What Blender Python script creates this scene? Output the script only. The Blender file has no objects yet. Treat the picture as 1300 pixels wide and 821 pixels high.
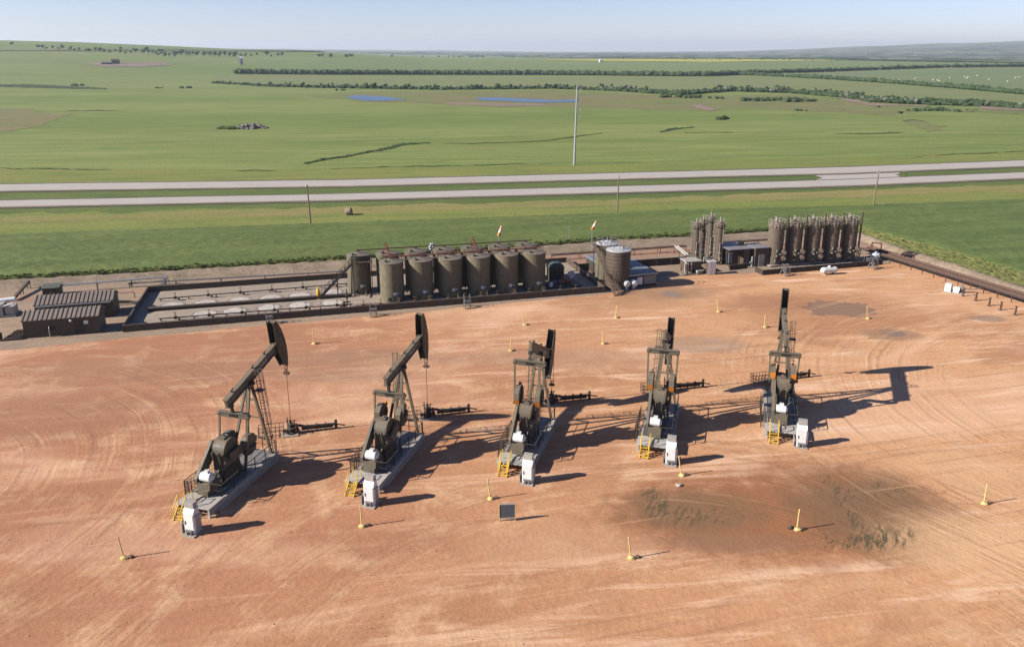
import bpy, math, random
from mathutils import Vector, Matrix, noise
random.seed(7)
R = math.radians
SC = bpy.context.scene
COL = SC.collection

# ------------------------------------------------------------------ camera, sky, sun, exposure
F = 1011.0; CAMH = 36.7; PITCH = math.atan(299.5 / F)
cam_d = bpy.data.cameras.new('camera'); cam = bpy.data.objects.new('camera', cam_d); COL.objects.link(cam)
cam_d.sensor_width = 36.0; cam_d.lens = 36.0 * F / 1300; cam_d.shift_y = -45 / 1300
cam_d.clip_start = 0.5; cam_d.clip_end = 40000
cam.location = (0, 0, CAMH); cam.rotation_euler = (math.pi / 2 - PITCH, 0, 0)
SC.camera = cam

SUN_EL, SHADOW_AZ = 28.5, 75.5           # shadows run towards this bearing (clockwise from +Y)
w = bpy.data.worlds.new('World'); SC.world = w; w.use_nodes = True
nt = w.node_tree; bg = nt.nodes['Background']
sky = nt.nodes.new('ShaderNodeTexSky'); sky.sky_type = 'NISHITA'; sky.sun_disc = False
sky.sun_elevation = R(SUN_EL); sky.sun_rotation = R(SHADOW_AZ + 180)
sky.air_density = 1.0; sky.dust_density = 0.25; sky.ozone_density = 2.5; sky.altitude = 600
tint = nt.nodes.new('ShaderNodeMix'); tint.data_type = 'RGBA'; tint.blend_type = 'MULTIPLY'; tint.inputs[0].default_value = 1.0
tint.inputs[7].default_value = (0.93, 0.91, 1.2, 1); nt.links.new(sky.outputs[0], tint.inputs[6])
# a band of brighter hazy air low over the horizon, as on a dry summer morning
tc = nt.nodes.new('ShaderNodeTexCoord'); sx = nt.nodes.new('ShaderNodeSeparateXYZ'); nt.links.new(tc.outputs['Generated'], sx.inputs[0])
mr = nt.nodes.new('ShaderNodeMapRange'); mr.interpolation_type = 'SMOOTHSTEP'; nt.links.new(sx.outputs[2], mr.inputs[0])
for i_, k_ in enumerate((0.02, 0.2, 1.3, 0.97)): mr.inputs[i_ + 1].default_value = k_
sc_ = nt.nodes.new('ShaderNodeVectorMath'); sc_.operation = 'SCALE'; nt.links.new(tint.outputs[2], sc_.inputs[0]); nt.links.new(mr.outputs[0], sc_.inputs['Scale'])
nt.links.new(sc_.outputs[0], bg.inputs[0]); bg.inputs[1].default_value = 0.05
sd = bpy.data.lights.new('sun', 'SUN'); sd.energy = 5.0; sd.angle = R(0.5); sd.color = (1.0, 0.94, 0.85)
so = bpy.data.objects.new('sun', sd); COL.objects.link(so)
so.location = (-60, -20, 90); so.rotation_euler = (math.pi / 2 - R(SUN_EL), 0, -R(SHADOW_AZ))
vs = SC.view_settings; vs.view_transform = 'Standard'; vs.look = 'None'; vs.exposure = 1.0; vs.gamma = 1.0
HAZE = 8.5e-5

# ------------------------------------------------------------------ terrain maths
def lerp_tab(tab, x):
    if x <= tab[0][0]: return tab[0][1]
    for (a, va), (b, vb) in zip(tab, tab[1:]):
        if x <= b: return va + (vb - va) * (x - a) / (b - a)
    return tab[-1][1]
def sstep(a, b, x):
    t = min(1, max(0, (x - a) / (b - a))); return t * t * (3 - 2 * t)
NEARC = [(-400, 70), (0, 66), (100, 62), (200, 54), (300, 44), (400, 37), (470, 27), (540, 18), (700, 14), (900, 12), (1050, 10), (1300, 9), (1700, 8)]
FARC = [(-400, 50), (0, 45), (400, 40), (540, 38), (700, 20), (850, 18), (930, 26), (1000, 50), (1100, 90), (1200, 122), (1300, 152), (1700, 170)]
def hgt(x, y):
    r = math.hypot(x, y)
    if r < 700 or y <= 0: return 0.0
    px = 650 + 1054 * x / y
    px = max(-400, min(1700, px))
    h = lerp_tab(NEARC, px) * sstep(900, 2600, r) * (1 - 0.35 * sstep(2700, 4200, r))
    h += lerp_tab(FARC, px) * sstep(4800, 11500, r)
    n = noise.noise(Vector((x / 900, y / 900, 3.1))) + 0.5 * noise.noise(Vector((x / 350, y / 350, 9.7)))
    h += n * (2.2 * sstep(900, 2000, r) + 12 * sstep(3600, 7000, r))
    return h
def ray(x, y):
    a = (x - 650) / F; b = (y - 365.5) / F
    return Vector((a, math.cos(PITCH) - b * math.sin(PITCH), -(math.sin(PITCH) + b * math.cos(PITCH))))
def G(x, y, h=0.0):
    """where the sight line through photo pixel x, y meets the land (plus h)"""
    d = ray(x, y)
    if d.z < 0:
        t = (h - CAMH) / d.z; p = Vector((0, 0, CAMH)) + d * t
        if math.hypot(p.x, p.y) < 690: return p
    t0 = 600.0; t = t0
    while t < 16000:
        p = Vector((0, 0, CAMH)) + d * t
        if p.z < hgt(p.x, p.y) + h: break
        t0 = t; t *= 1.012
    for _ in range(24):
        m = (t0 + t) / 2; p = Vector((0, 0, CAMH)) + d * m
        if p.z < hgt(p.x, p.y) + h: t = m
        else: t0 = m
    return Vector((0, 0, CAMH)) + d * t

# ------------------------------------------------------------------ material helpers
MATS = {}
def new_mat(name):
    m = bpy.data.materials.new(name); m.use_nodes = True
    return m, m.node_tree, m.node_tree.nodes['Principled BSDF']
def mixc(t, fac, a, b, mode='MIX'):
    n = t.nodes.new('ShaderNodeMix'); n.data_type = 'RGBA'; n.blend_type = mode
    for sock, v in ((n.inputs[0], fac), (n.inputs[6], a), (n.inputs[7], b)):
        if isinstance(v, (int, float)): sock.default_value = v
        elif isinstance(v, (tuple, list)): sock.default_value = (*v[:3], 1)
        else: t.links.new(v, sock)
    return n.outputs[2]
def mth(t, op, a, b=0.0, clamp=False):
    n = t.nodes.new('ShaderNodeMath'); n.operation = op; n.use_clamp = clamp
    for s, v in ((n.inputs[0], a), (n.inputs[1], b)):
        if isinstance(v, (int, float)): s.default_value = v
        else: t.links.new(v, s)
    return n.outputs[0]
def maprange(t, v, a, b, c=0.0, d=1.0, smooth=True):
    n = t.nodes.new('ShaderNodeMapRange'); n.interpolation_type = 'SMOOTHSTEP' if smooth else 'LINEAR'
    t.links.new(v, n.inputs[0])
    for i, k in enumerate((a, b, c, d)): n.inputs[i + 1].default_value = k
    return n.outputs[0]
def coords(t, rot=0.0, scale=(1, 1, 1), loc=(0, 0, 0), obj=False):
    if obj:
        g = t.nodes.new('ShaderNodeTexCoord').outputs['Object']
    else:
        g = t.nodes.new('ShaderNodeNewGeometry').outputs['Position']
    r = t.nodes.new('ShaderNodeMapping'); r.inputs['Rotation'].default_value = (0, 0, rot)
    t.links.new(g, r.inputs['Vector'])
    s = t.nodes.new('ShaderNodeMapping'); s.inputs['Scale'].default_value = scale; s.inputs['Location'].default_value = loc
    t.links.new(r.outputs[0], s.inputs['Vector'])
    return s.outputs[0]
def nz(t, vec, scale, detail=4, rough=0.55, dist=0.0):
    n = t.nodes.new('ShaderNodeTexNoise'); n.inputs['Scale'].default_value = scale
    n.inputs['Detail'].default_value = detail; n.inputs['Roughness'].default_value = rough
    n.inputs['Distortion'].default_value = dist
    t.links.new(vec, n.inputs['Vector']); return n.outputs[0]
def bump(t, bs, h, strength, dist=0.1):
    b = t.nodes.new('ShaderNodeBump'); b.inputs['Strength'].default_value = strength; b.inputs['Distance'].default_value = dist
    t.links.new(h, b.inputs['Height']); t.links.new(b.outputs[0], bs.inputs['Normal'])
def paint(name, c, rough=0.55, metal=0.0, dirt=0.35, scale=1.5, dirtc=(0.22, 0.13, 0.085), streak=False):
    """painted metal with dust and grime"""
    if name in MATS: return MATS[name]
    if max(c) < 0.13: dirtc = (0.12, 0.085, 0.062)
    m, t, b = new_mat(name)
    v = coords(t, scale=(1, 1, 0.25) if streak else (1, 1, 1), obj=True)
    oi = t.nodes.new('ShaderNodeObjectInfo'); av = t.nodes.new('ShaderNodeVectorMath'); av.operation = 'ADD'; t.links.new(v, av.inputs[0])
    cx = t.nodes.new('ShaderNodeCombineXYZ'); r_ = mth(t, 'MULTIPLY', oi.outputs['Random'], 60.0); t.links.new(r_, cx.inputs[0]); t.links.new(r_, cx.inputs[1]); t.links.new(cx.outputs[0], av.inputs[1]); v = av.outputs[0]
    n1 = nz(t, v, scale, 5); n2 = nz(t, v, scale * 7, 3)
    c2 = mixc(t, maprange(t, n2, 0.3, 0.75), tuple(k * 0.78 for k in c), tuple(min(1, k * 1.15) for k in c))
    c2 = mixc(t, mth(t, 'MULTIPLY', oi.outputs['Random'], 0.3), c2, tuple(k * 0.55 for k in c))
    col = mixc(t, maprange(t, n1, 0.48, 0.78, 0, dirt), c2, dirtc)
    up = t.nodes.new('ShaderNodeSeparateXYZ'); t.links.new(t.nodes.new('ShaderNodeNewGeometry').outputs['Normal'], up.inputs[0])
    col = mixc(t, mth(t, 'MULTIPLY', maprange(t, up.outputs[2], 0.55, 0.95), maprange(t, n2, 0.3, 0.7, 0.06, 0.34)), col, (0.34, 0.25, 0.18))
    t.links.new(col, b.inputs['Base Color'])
    t.links.new(maprange(t, n1, 0.3, 0.8, rough - 0.1, min(1, rough + 0.25)), b.inputs['Roughness'])
    b.inputs['Metallic'].default_value = metal; b.inputs['Specular IOR Level'].default_value = 0.25
    bump(t, b, n2, 0.12, 0.02)
    MATS[name] = m; return m
def land(name, cols, s1=0.02, s2=0.3, rot=8, stretch=4.0, bmp=0.5, bdist=0.3, rough=0.95, fine=1.2, lines=0.0):
    """ground cover: three tones mixed by large, middle and fine noise, drawn out along the rows"""
    cols = [tuple(k * 0.86 for k in c_) for c_ in cols]
    m, t, b = new_mat(name)
    v = coords(t, rot=R(-rot), scale=(1 / stretch, 1, 1)); vi = coords(t)
    a = nz(t, v, s1, 5, 0.6, 0.6); c = nz(t, v, s2, 5, 0.65); f = nz(t, vi, fine, 4, 0.7)
    col = mixc(t, maprange(t, a, 0.35, 0.65), cols[0], cols[1])
    col = mixc(t, maprange(t, c, 0.42, 0.72, 0, 0.8), col, cols[2])
    col = mixc(t, maprange(t, f, 0.3, 0.7, 0.0, 0.45), col, tuple(k * 0.45 for k in cols[0]))
    if lines:
        wv = t.nodes.new('ShaderNodeTexWave'); wv.bands_direction = 'Y'; wv.inputs['Scale'].default_value = lines
        wv.inputs['Distortion'].default_value = 1.6; wv.inputs['Detail'].default_value = 3; wv.inputs['Detail Scale'].default_value = 0.6
        t.links.new(coords(t, rot=R(-rot), scale=(0.12, 1, 1)), wv.inputs['Vector'])
        col = mixc(t, maprange(t, wv.outputs[1], 0.1, 0.9, 0, 0.16), col, tuple(k * 0.62 for k in cols[1]))
    if lines:
        fs_ = nz(t, coords(t, rot=R(-rot), scale=(0.02, 0.5, 1)), 1.0, 5, 0.7); col = mixc(t, maprange(t, fs_, 0.52, 0.68, 0, 0.6), col, tuple(k * 1.3 for k in cols[1])); col = mixc(t, maprange(t, fs_, 0.46, 0.3, 0, 0.55), col, tuple(k * 0.62 for k in cols[0]))
    t.links.new(col, b.inputs['Base Color']); b.inputs['Roughness'].default_value = rough
    b.inputs['Specular IOR Level'].default_value = 0.12
    bump(t, b, f, bmp, bdist)
    return m

# ------------------------------------------------------------------ mesh helpers
class MB:
    def __init__(s): s.v = []; s.f = []; s.sm = []; s.mi = []; s.cur = 0
    def add(s, vs_, fs, smooth=False):
        o = len(s.v); s.v += [tuple(p) for p in vs_]
        for f in fs: s.f.append([o + i for i in f]); s.sm.append(smooth); s.mi.append(s.cur)
    def box(s, c, size, rz=0.0, M=None):
        x, y, z = (k / 2 for k in size)
        pts = [Vector(p) for p in ((-x, -y, -z), (x, -y, -z), (x, y, -z), (-x, y, -z), (-x, -y, z), (x, -y, z), (x, y, z), (-x, y, z))]
        if M is None: M = Matrix.Rotation(rz, 3, 'Z')
        s.add([M @ p + Vector(c) for p in pts], [(3, 2, 1, 0), (4, 5, 6, 7), (0, 1, 5, 4), (1, 2, 6, 5), (2, 3, 7, 6), (3, 0, 4, 7)])
        return s
    def bx(s, x0, x1, y0, y1, z0, z1):
        return s.box(((x0 + x1) / 2, (y0 + y1) / 2, (z0 + z1) / 2), (abs(x1 - x0), abs(y1 - y0), abs(z1 - z0)))
    def bar(s, p, q, w_, h_=None, up=(0, 0, 1)):
        p = Vector(p); q = Vector(q); d = q - p; L = d.length
        if L < 1e-6: return s
        d /= L; u = Vector(up)
        if abs(d.dot(u)) > 0.98: u = Vector((1, 0, 0)) if abs(d.x) < 0.9 else Vector((0, 1, 0))
        b = u.cross(d).normalized(); n = d.cross(b)
        M = Matrix((d, b, n)).transposed()
        return s.box((p + q) / 2, (L, w_, h_ or w_), M=M)
    def tube(s, p, q, r, n=10, r2=None, cap=True):
        p = Vector(p); q = Vector(q); d = (q - p)
        if d.length < 1e-6: return s
        d.normalize(); a = d.orthogonal().normalized(); b = d.cross(a); r2 = r if r2 is None else r2
        vs_ = []
        for k in range(n):
            t = 2 * math.pi * k / n; o = a * math.cos(t) + b * math.sin(t)
            vs_ += [p + o * r, q + o * r2]
        s.add(vs_, [(2 * k, 2 * ((k + 1) % n), 2 * ((k + 1) % n) + 1, 2 * k + 1) for k in range(n)], True)
        if cap:
            s.add([vs_[2 * k] for k in range(n)], [tuple(range(n))[::-1]]); s.add([vs_[2 * k + 1] for k in range(n)], [tuple(range(n))])
        return s
    def pipe(s, pts, r, n=8):
        for a, b in zip(pts, pts[1:]): s.tube(a, b, r, n)
        for a in pts[1:-1]: s.ball(a, r * 1.02, n, 4)
        return s
    def ball(s, c, r, n=12, m=7, sc=(1, 1, 1)):
        c = Vector(c); vs_ = [c + Vector((0, 0, -r * sc[2]))]
        for j in range(1, m):
            ph = -math.pi / 2 + math.pi * j / m
            for k in range(n):
                t = 2 * math.pi * k / n
                vs_.append(c + Vector((r * sc[0] * math.cos(ph) * math.cos(t), r * sc[1] * math.cos(ph) * math.sin(t), r * sc[2] * math.sin(ph))))
        vs_.append(c + Vector((0, 0, r * sc[2]))); fs = []
        for k in range(n):
            fs.append((0, 1 + (k + 1) % n, 1 + k)); e = 1 + (m - 2) * n
            fs.append((len(vs_) - 1, e + k, e + (k + 1) % n))
            for j in range(m - 2):
                a = 1 + j * n; fs.append((a + k, a + (k + 1) % n, a + n + (k + 1) % n, a + n + k))
        s.add(vs_, fs, True); return s
    def lathe(s, prof, c=(0, 0, 0), n=32, M=None, smooth=True):
        """profile of (r, z), turned about z; M turns the axis"""
        c = Vector(c); M = M or Matrix.Identity(3)
        for (r0, z0), (r1, z1) in zip(prof, prof[1:]):
            vs_ = []
            for k in range(n):
                t = 2 * math.pi * k / n; cs, sn = math.cos(t), math.sin(t)
                vs_ += [c + M @ Vector((r0 * cs, r0 * sn, z0)), c + M @ Vector((r1 * cs, r1 * sn, z1))]
            fs = [(2 * k, 2 * ((k + 1) % n), 2 * ((k + 1) % n) + 1, 2 * k + 1) for k in range(n)]
            s.add(vs_, fs, smooth)
        return s
    def prism(s, poly, y0, y1):
        """poly of (x, z), drawn out along y"""
        n = len(poly)
        vs_ = [(x, y0, z) for x, z in poly] + [(x, y1, z) for x, z in poly]
        s.add(vs_, [tuple(range(n)), tuple(range(2 * n - 1, n - 1, -1))] + [(i, n + i, n + (i + 1) % n, (i + 1) % n) for i in range(n)])
        return s
    def build(s, name, mats, parent=None, loc=None, rz=0.0):
        me = bpy.data.meshes.new(name); me.from_pydata(s.v, [], s.f)
        for m in (mats if isinstance(mats, (list, tuple)) else [mats]): me.materials.append(m)
        me.polygons.foreach_set('use_smooth', s.sm); me.polygons.foreach_set('material_index', s.mi)
        me.update()
        import bmesh
        b = bmesh.new(); b.from_mesh(me); bmesh.ops.recalc_face_normals(b, faces=b.faces); b.to_mesh(me); b.free()
        o = bpy.data.objects.new(name, me); COL.objects.link(o)
        if parent: o.parent = parent
        if loc is not None: o.location = loc
        o.rotation_euler = (0, 0, rz)
        return o
def tag(o, label=None, cat=None, group=None, kind=None):
    if label: o['label'] = label
    if cat: o['category'] = cat
    if group: o['group'] = group
    if kind: o['kind'] = kind
    return o
def thing(name, label, cat, loc, rz=0.0, group=None):
    o = bpy.data.objects.new(name, None); COL.objects.link(o); o.empty_display_size = 0.5
    o.location = loc; o.rotation_euler = (0, 0, rz)
    return tag(o, label, cat, group)
def struct(name, mb, mats): return tag(mb.build(name, mats), kind='structure')
def copy_tree(o, parent=None):
    c = o.copy(); COL.objects.link(c)
    if parent: c.parent = parent
    for ch in list(o.children): copy_tree(ch, c)
    return c
def wob(x, y, s, a): return a * noise.noise(Vector((x * s, y * s, 5.5)))
def strip(name, top, bot, mats, z=0.01, step=12, rows=1, wb=0.0, x0=None, x1=None, kind='structure', wt=None):
    """a ground patch between two lines given as photo columns and rows, laid on the land"""
    mb = MB(); x0 = top[0][0] if x0 is None else x0; x1 = top[-1][0] if x1 is None else x1
    n = max(1, int((x1 - x0) / step)); g = []
    for i in range(n + 1):
        x = x0 + (x1 - x0) * i / n; yt, yb = lerp_tab(top, x), lerp_tab(bot, x)
        colm = []
        for j in range(rows + 1):
            f = j / rows; y = yt + (yb - yt) * f
            p = G(x, y)
            if wb:
                k = wob(p.x, p.y, 0.13, wb) + wob(p.x + 50, p.y, 0.6, wb * 0.35)
                if j == 0: k *= (1 if wt is None else wt)
                p.y += k
            p.z = hgt(p.x, p.y) + z; colm.append(p)
        g.append(colm)
    vs_ = [p for c in g for p in c]; k = rows + 1
    fs = [(i * k + j, i * k + j + 1, (i + 1) * k + j + 1, (i + 1) * k + j) for i in range(n) for j in range(rows)]
    mb.add(vs_, fs); return tag(mb.build(name, mats), kind=kind)
def patch(name, poly, mats, z=0.012, wb=0.0, kind='structure', sub=4):
    """a closed ground patch from photo pixels"""
    mb = MB(); pts = []
    n = len(poly)
    for i in range(n):
        a, b = poly[i], poly[(i + 1) % n]
        for k in range(sub):
            p = G(a[0] + (b[0] - a[0]) * k / sub, a[1] + (b[1] - a[1]) * k / sub)
            p.x += wob(p.x, p.y, 0.35, wb); p.y += wob(p.x + 31, p.y, 0.35, wb)
            p.z = hgt(p.x, p.y) + z; pts.append(p)
    mb.add(pts, [tuple(range(len(pts)))]); return tag(mb.build(name, mats), kind=kind)

# ------------------------------------------------------------------ paints
OLIVE = paint('olive_paint', (0.118, 0.1, 0.07), 0.5, dirt=0.3)
OLIVE_D = paint('dark_olive_paint', (0.058, 0.05, 0.038), 0.5, dirt=0.3)
TANKP = paint('tank_paint', (0.135, 0.118, 0.078), 0.55, dirt=0.22, scale=0.6, streak=True)
ROOFP = paint('tank_roof_paint', (0.12, 0.108, 0.084), 0.6, dirt=0.3, scale=0.9)
TREAT = paint('treater_paint', (0.125, 0.095, 0.068), 0.6, dirt=0.3)
BROWN = paint('brown_paint', (0.085, 0.062, 0.046), 0.55, dirt=0.3)
BROWN_D = paint('dark_brown_paint', (0.05, 0.038, 0.03), 0.6, dirt=0.3)
RUST = paint('rusty_steel', (0.085, 0.04, 0.03), 0.75, dirt=0.5, dirtc=(0.07, 0.035, 0.026))
RED = paint('red_oxide_paint', (0.2, 0.055, 0.038), 0.6, dirt=0.3)
STEEL = paint('grey_steel', (0.2, 0.2, 0.2), 0.5, 0.3)
GALV = paint('galvanised_steel', (0.36, 0.37, 0.38), 0.45, 0.4, dirt=0.2)
DARK = paint('black_steel', (0.035, 0.033, 0.03), 0.6, dirt=0.3)
WHITE = paint('white_paint', (0.66, 0.66, 0.65), 0.4, dirt=0.12)
PALE = paint('pale_grey_paint', (0.34, 0.325, 0.295), 0.55, dirt=0.3)
DECK = paint('deck_plate', (0.42, 0.4, 0.365), 0.6, dirt=0.35)
YELLOW = paint('yellow_paint', (0.62, 0.4, 0.03), 0.5, dirt=0.15)
YPALE = paint('sunbleached_yellow_paint', (0.62, 0.46, 0.17), 0.6, dirt=0.2)
ORANGE = paint('orange_paint', (0.5, 0.17, 0.02), 0.5, dirt=0.12)
GREEN = paint('dark_green_paint', (0.03, 0.07, 0.055), 0.5, dirt=0.2)
BLUEROOF = paint('blue_grey_roof', (0.16, 0.2, 0.24), 0.45, 0.2, dirt=0.25)
CONC = paint('concrete', (0.34, 0.3, 0.26), 0.9, dirt=0.5)
WOOD = paint('weathered_wood', (0.2, 0.14, 0.1), 0.9, dirt=0.2)
CABLE = paint('wire_rope', (0.09, 0.05, 0.04), 0.6)
SLATE = paint('slate_board', (0.09, 0.1, 0.12), 0.6, dirt=0.2)
ALU = paint('white_roof_metal', (0.58, 0.59, 0.6), 0.35, 0.15, dirt=0.2)
#@@TERRAIN
# ------------------------------------------------------------------ the land
FARM = land('farmland', [(0.17, 0.228, 0.06), (0.24, 0.268, 0.09), (0.17, 0.2, 0.066)], 0.004, 0.03, 6, 5, 0.2, 0.3, fine=0.4)
mb = MB(); angs = [-45 + 0.4 * i for i in range(226)] + [50 + 5 * i for i in range(53)]
rad = [0, 25, 60, 110, 170, 250, 350, 450, 560, 690, 720]
while rad[-1] < 15000: rad.append(rad[-1] * 1.018)
gv = []; zmin, zmax = 0, 40
for r in rad[1:]:
    for a in angs:
        x, y = r * math.sin(R(a)), r * math.cos(R(a)); z = hgt(x, y) if abs(a) < 60 else 0.0
        zmin = min(zmin, z); zmax = max(zmax, z); gv.append((x, y, z - 0.06))
gv.append((0, 0, -0.06)); na = len(angs); fs = []
for j in range(len(rad) - 2):
    for k in range(na): fs.append((j * na + k, (j + 1) * na + k, (j + 1) * na + (k + 1) % na, j * na + (k + 1) % na))
for k in range(na): fs.append((len(gv) - 1, k, (k + 1) % na))
mb.add(gv, fs, True); struct('ground', mb, FARM)

# far ridge land, seen through kilometres of air
PLAIN = land('far_plain', [(0.1, 0.12, 0.06), (0.3, 0.27, 0.17), (0.045, 0.06, 0.035)], 0.0016, 0.007, 4, 3, 0.0, 0.3, fine=0.02)
strip('distant_plain', [(-60, 64), (300, 64.6), (440, 64.5), (540, 65.5), (700, 67.3), (900, 66), (1000, 64), (1100, 60), (1200, 57), (1360, 53.5)],
      [(-60, 65), (300, 65.5), (440, 66.5), (540, 68), (700, 73.5), (1060, 76.5), (1360, 82)], PLAIN, z=3.0, step=8, rows=40)

# fields beyond the highway
BIG = land('wheat_field', [(0.165, 0.222, 0.054), (0.27, 0.29, 0.092), (0.115, 0.168, 0.042)], 0.012, 0.12, 7, 8, 0.25, 0.25, fine=0.8, lines=0.05)
strip('far_wheat_field', [(-60, 112), (135, 113), (280, 117), (420, 128), (600, 133), (740, 135), (860, 138), (1000, 138), (1150, 142), (1360, 150)],
      [(-60, 217), (0, 216), (440, 215), (860, 207), (1300, 192), (1360, 190)], BIG, z=0.03, step=16, rows=10, wb=2.0)
HAY = land('hay_field', [(0.2, 0.225, 0.088), (0.22, 0.238, 0.1), (0.165, 0.195, 0.076)], 0.008, 0.05, 4, 8, 0.1, 0.2, fine=0.4)
ROWA = [(300, 94), (420, 95), (700, 95.5), (860, 97), (900, 97), (960, 94.5), (1060, 91), (1130, 88.5), (1200, 86), (1320, 85)]
ROWC = [(930, 95.5), (960, 96), (1040, 100), (1130, 106), (1220, 113), (1320, 122)]
ROWB = [(275, 106), (340, 110), (430, 112), (560, 114), (700, 112.5), (790, 116), (860, 121), (930, 116), (1000, 118), (1060, 123), (1110, 130), (1180, 133), (1250, 135), (1320, 140)]
strip('pale_hay_field', [(270, 98), (300, 96), (860, 98.5), (930, 97), (1040, 101.5), (1130, 107.5), (1220, 114.5), (1320, 123)], [(270, 104)] + ROWB[1:], HAY, z=0.25, step=12, rows=4)
HAYG = land('bale_field', [(0.15, 0.21, 0.085), (0.19, 0.225, 0.105), (0.25, 0.23, 0.12)], 0.01, 0.05, 4, 9, 0.1, 0.2, fine=0.4)
strip('bale_field', [(970, 94), (1060, 92), (1130, 90), (1200, 87.5), (1360, 86)], [(970, 95.5), (1040, 99), (1130, 105), (1220, 112), (1360, 124)], HAYG, z=0.25, step=10, rows=5)
strip('green_strip_field', [(330, 76), (500, 78), (700, 79.5), (1060, 79), (1360, 80)], [(330, 91), (860, 95), (960, 91), (1130, 85.5), (1360, 83)], land('strip_field', [(0.175, 0.23, 0.08), (0.2, 0.24, 0.09), (0.15, 0.2, 0.068)], 0.004, 0.03, 3, 10, 0.1, 0.2, fine=0.3), z=0.5, step=10, rows=6)
strip('canola_field', [(690, 76.6), (760, 75.8), (900, 75.3), (1060, 76.2)], [(690, 77.4), (760, 78.2), (900, 79.3), (1060, 77.5)], land('canola', [(0.5, 0.46, 0.06), (0.42, 0.42, 0.08), (0.3, 0.34, 0.08)], 0.004, 0.02, 2, 8, 0.1, 0.2, fine=0.3), z=1.0, step=8, rows=3)
MARSH = land('marsh_grass', [(0.2, 0.225, 0.07), (0.235, 0.19, 0.095), (0.12, 0.155, 0.05)], 0.012, 0.06, 5, 3, 0.3, 0.4, fine=0.5)
strip('marsh', [(395, 121.5), (420, 118.5), (470, 117), (560, 117), (700, 115), (860, 122), (1000, 121), (1080, 127), (1180, 136), (1320, 142)],
      [(395, 121.8), (420, 124.5), (470, 130), (600, 133), (740, 136), (860, 141), (960, 138), (1060, 143), (1120, 146), (1180, 140), (1320, 146)], MARSH, z=0.1, step=6, rows=6, wb=14)
patch('dry_hillside', [(-20, 137), (40, 138), (75, 146), (60, 158), (30, 166), (-20, 168)], land('dry_grass', [(0.24, 0.2, 0.09), (0.2, 0.2, 0.085), (0.15, 0.17, 0.06)], 0.02, 0.08, 5, 2, fine=0.5), z=0.12, wb=14)
BARE = land('bare_earth', [(0.28, 0.2, 0.16), (0.33, 0.24, 0.19), (0.2, 0.17, 0.12)], 0.01, 0.05, 5, 3, fine=0.3)
patch('farm_yard', [(112, 81), (140, 79), (205, 80), (218, 83), (190, 85), (130, 85)], BARE, z=0.5, wb=20)
patch('bare_bank', [(1060, 124), (1085, 127), (1110, 132.5), (1180, 134.5), (1180, 136), (1100, 134)], BARE, z=0.3, wb=6)
patch('bare_bank', [(1240, 135), (1310, 138), (1310, 142), (1250, 139)], BARE, z=0.3, wb=6)
patch('dry_patch', [(878, 134), (892, 133.5), (905, 138), (912, 141.5), (898, 141)], BARE, z=0.25, wb=4)
patch('dry_patch', [(575, 131), (690, 132.5), (700, 135), (640, 135.5), (560, 133)], BARE, z=0.2, wb=8)
patch('dry_patch', [(1150, 152), (1185, 155), (1205, 166), (1175, 168), (1160, 160)], land('tan_grass', [(0.22, 0.21, 0.085), (0.2, 0.22, 0.08), (0.16, 0.19, 0.07)], 0.03, 0.1, 5, 3), z=0.12, wb=9)
GULLY = land('gully_scrub', [(0.06, 0.082, 0.03), (0.09, 0.11, 0.04), (0.04, 0.058, 0.024)], 0.05, 0.2, 0, 2, fine=0.6)
GPTS = []
DAMP = land('damp_line', [(0.09, 0.135, 0.036), (0.12, 0.16, 0.045), (0.07, 0.105, 0.03)], 0.05, 0.2, 0, 2, fine=0.6)
def gully(pts, th, name='creek', scrub=True):
    if scrub: GPTS.append((pts, th))
    else: th = [k * .7 for k in th]
    top = [(x, y - t / 2) for (x, y), t in zip(pts, th)]; bot = [(x, y + t / 2) for (x, y), t in zip(pts, th)]
    strip(name, top, bot, GULLY if scrub else DAMP, z=0.2, step=4, rows=1, wb=3.0)
gully([(388, 208), (410, 203), (440, 199), (470, 193), (500, 187), (508, 184), (522, 183), (545, 182)], [0.8, 1.4, 1.5, 1.6, 3.0, 2.6, 1.4, 0.3])
gully([(560, 183), (600, 182), (660, 181), (700, 178), (720, 175), (735, 173), (770, 169)], [0.2, 1.3, 0.8, 0.9, 2.2, 1.2, 0.2], scrub=False)
gully([(838, 168), (850, 165), (866, 163), (880, 162)], [0.5, 2.0, 1.4, 0.2])
gully([(870, 169), (930, 168.5)], [0.4, 1.0], scrub=False); gully([(1060, 170.5), (1105, 170), (1130, 168.5), (1150, 169)], [0.3, 1.6, 1.9, 0.3], scrub=False)
gully([(80, 141.5), (125, 140.5), (160, 141.5)], [0.3, 1.6, 0.4], scrub=False); gully([(-10, 109), (40, 109.5), (80, 111), (135, 113)], [3, 4, 3.6, 1.5])
gully([(1145, 154), (1160, 152.5), (1175, 155)], [0.8, 1.8, 0.5], scrub=False); gully([(0, 214), (60, 215), (140, 216)], [0.8, 1.6, 0.5], scrub=False); gully([(420, 215), (560, 211), (700, 208.5)], [0.5, 1.4, 0.4], scrub=False)
gully([(300, 217), (330, 217.5), (350, 217)], [0.4, 1.5, 0.4], scrub=False)
gully([(1150, 199), (1230, 196), (1300, 192)], [0.4, 1.2, 0.8], scrub=False)
m, t, b = new_mat('pond_water'); b.inputs['Base Color'].default_value = (0.07, 0.115, 0.19, 1); b.inputs['Roughness'].default_value = 0.3; b.inputs['Specular IOR Level'].default_value = 0.25  # blue of the mirrored upper sky is put into the base colour
bump(t, b, nz(t, coords(t), 0.8, 3), 0.3, 0.2); POND = m
patch('pond', [(437, 123), (455, 121.5), (490, 123), (515, 127.5), (490, 128.5), (465, 128.5), (447, 126)], POND, z=0.3, wb=3)
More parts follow.
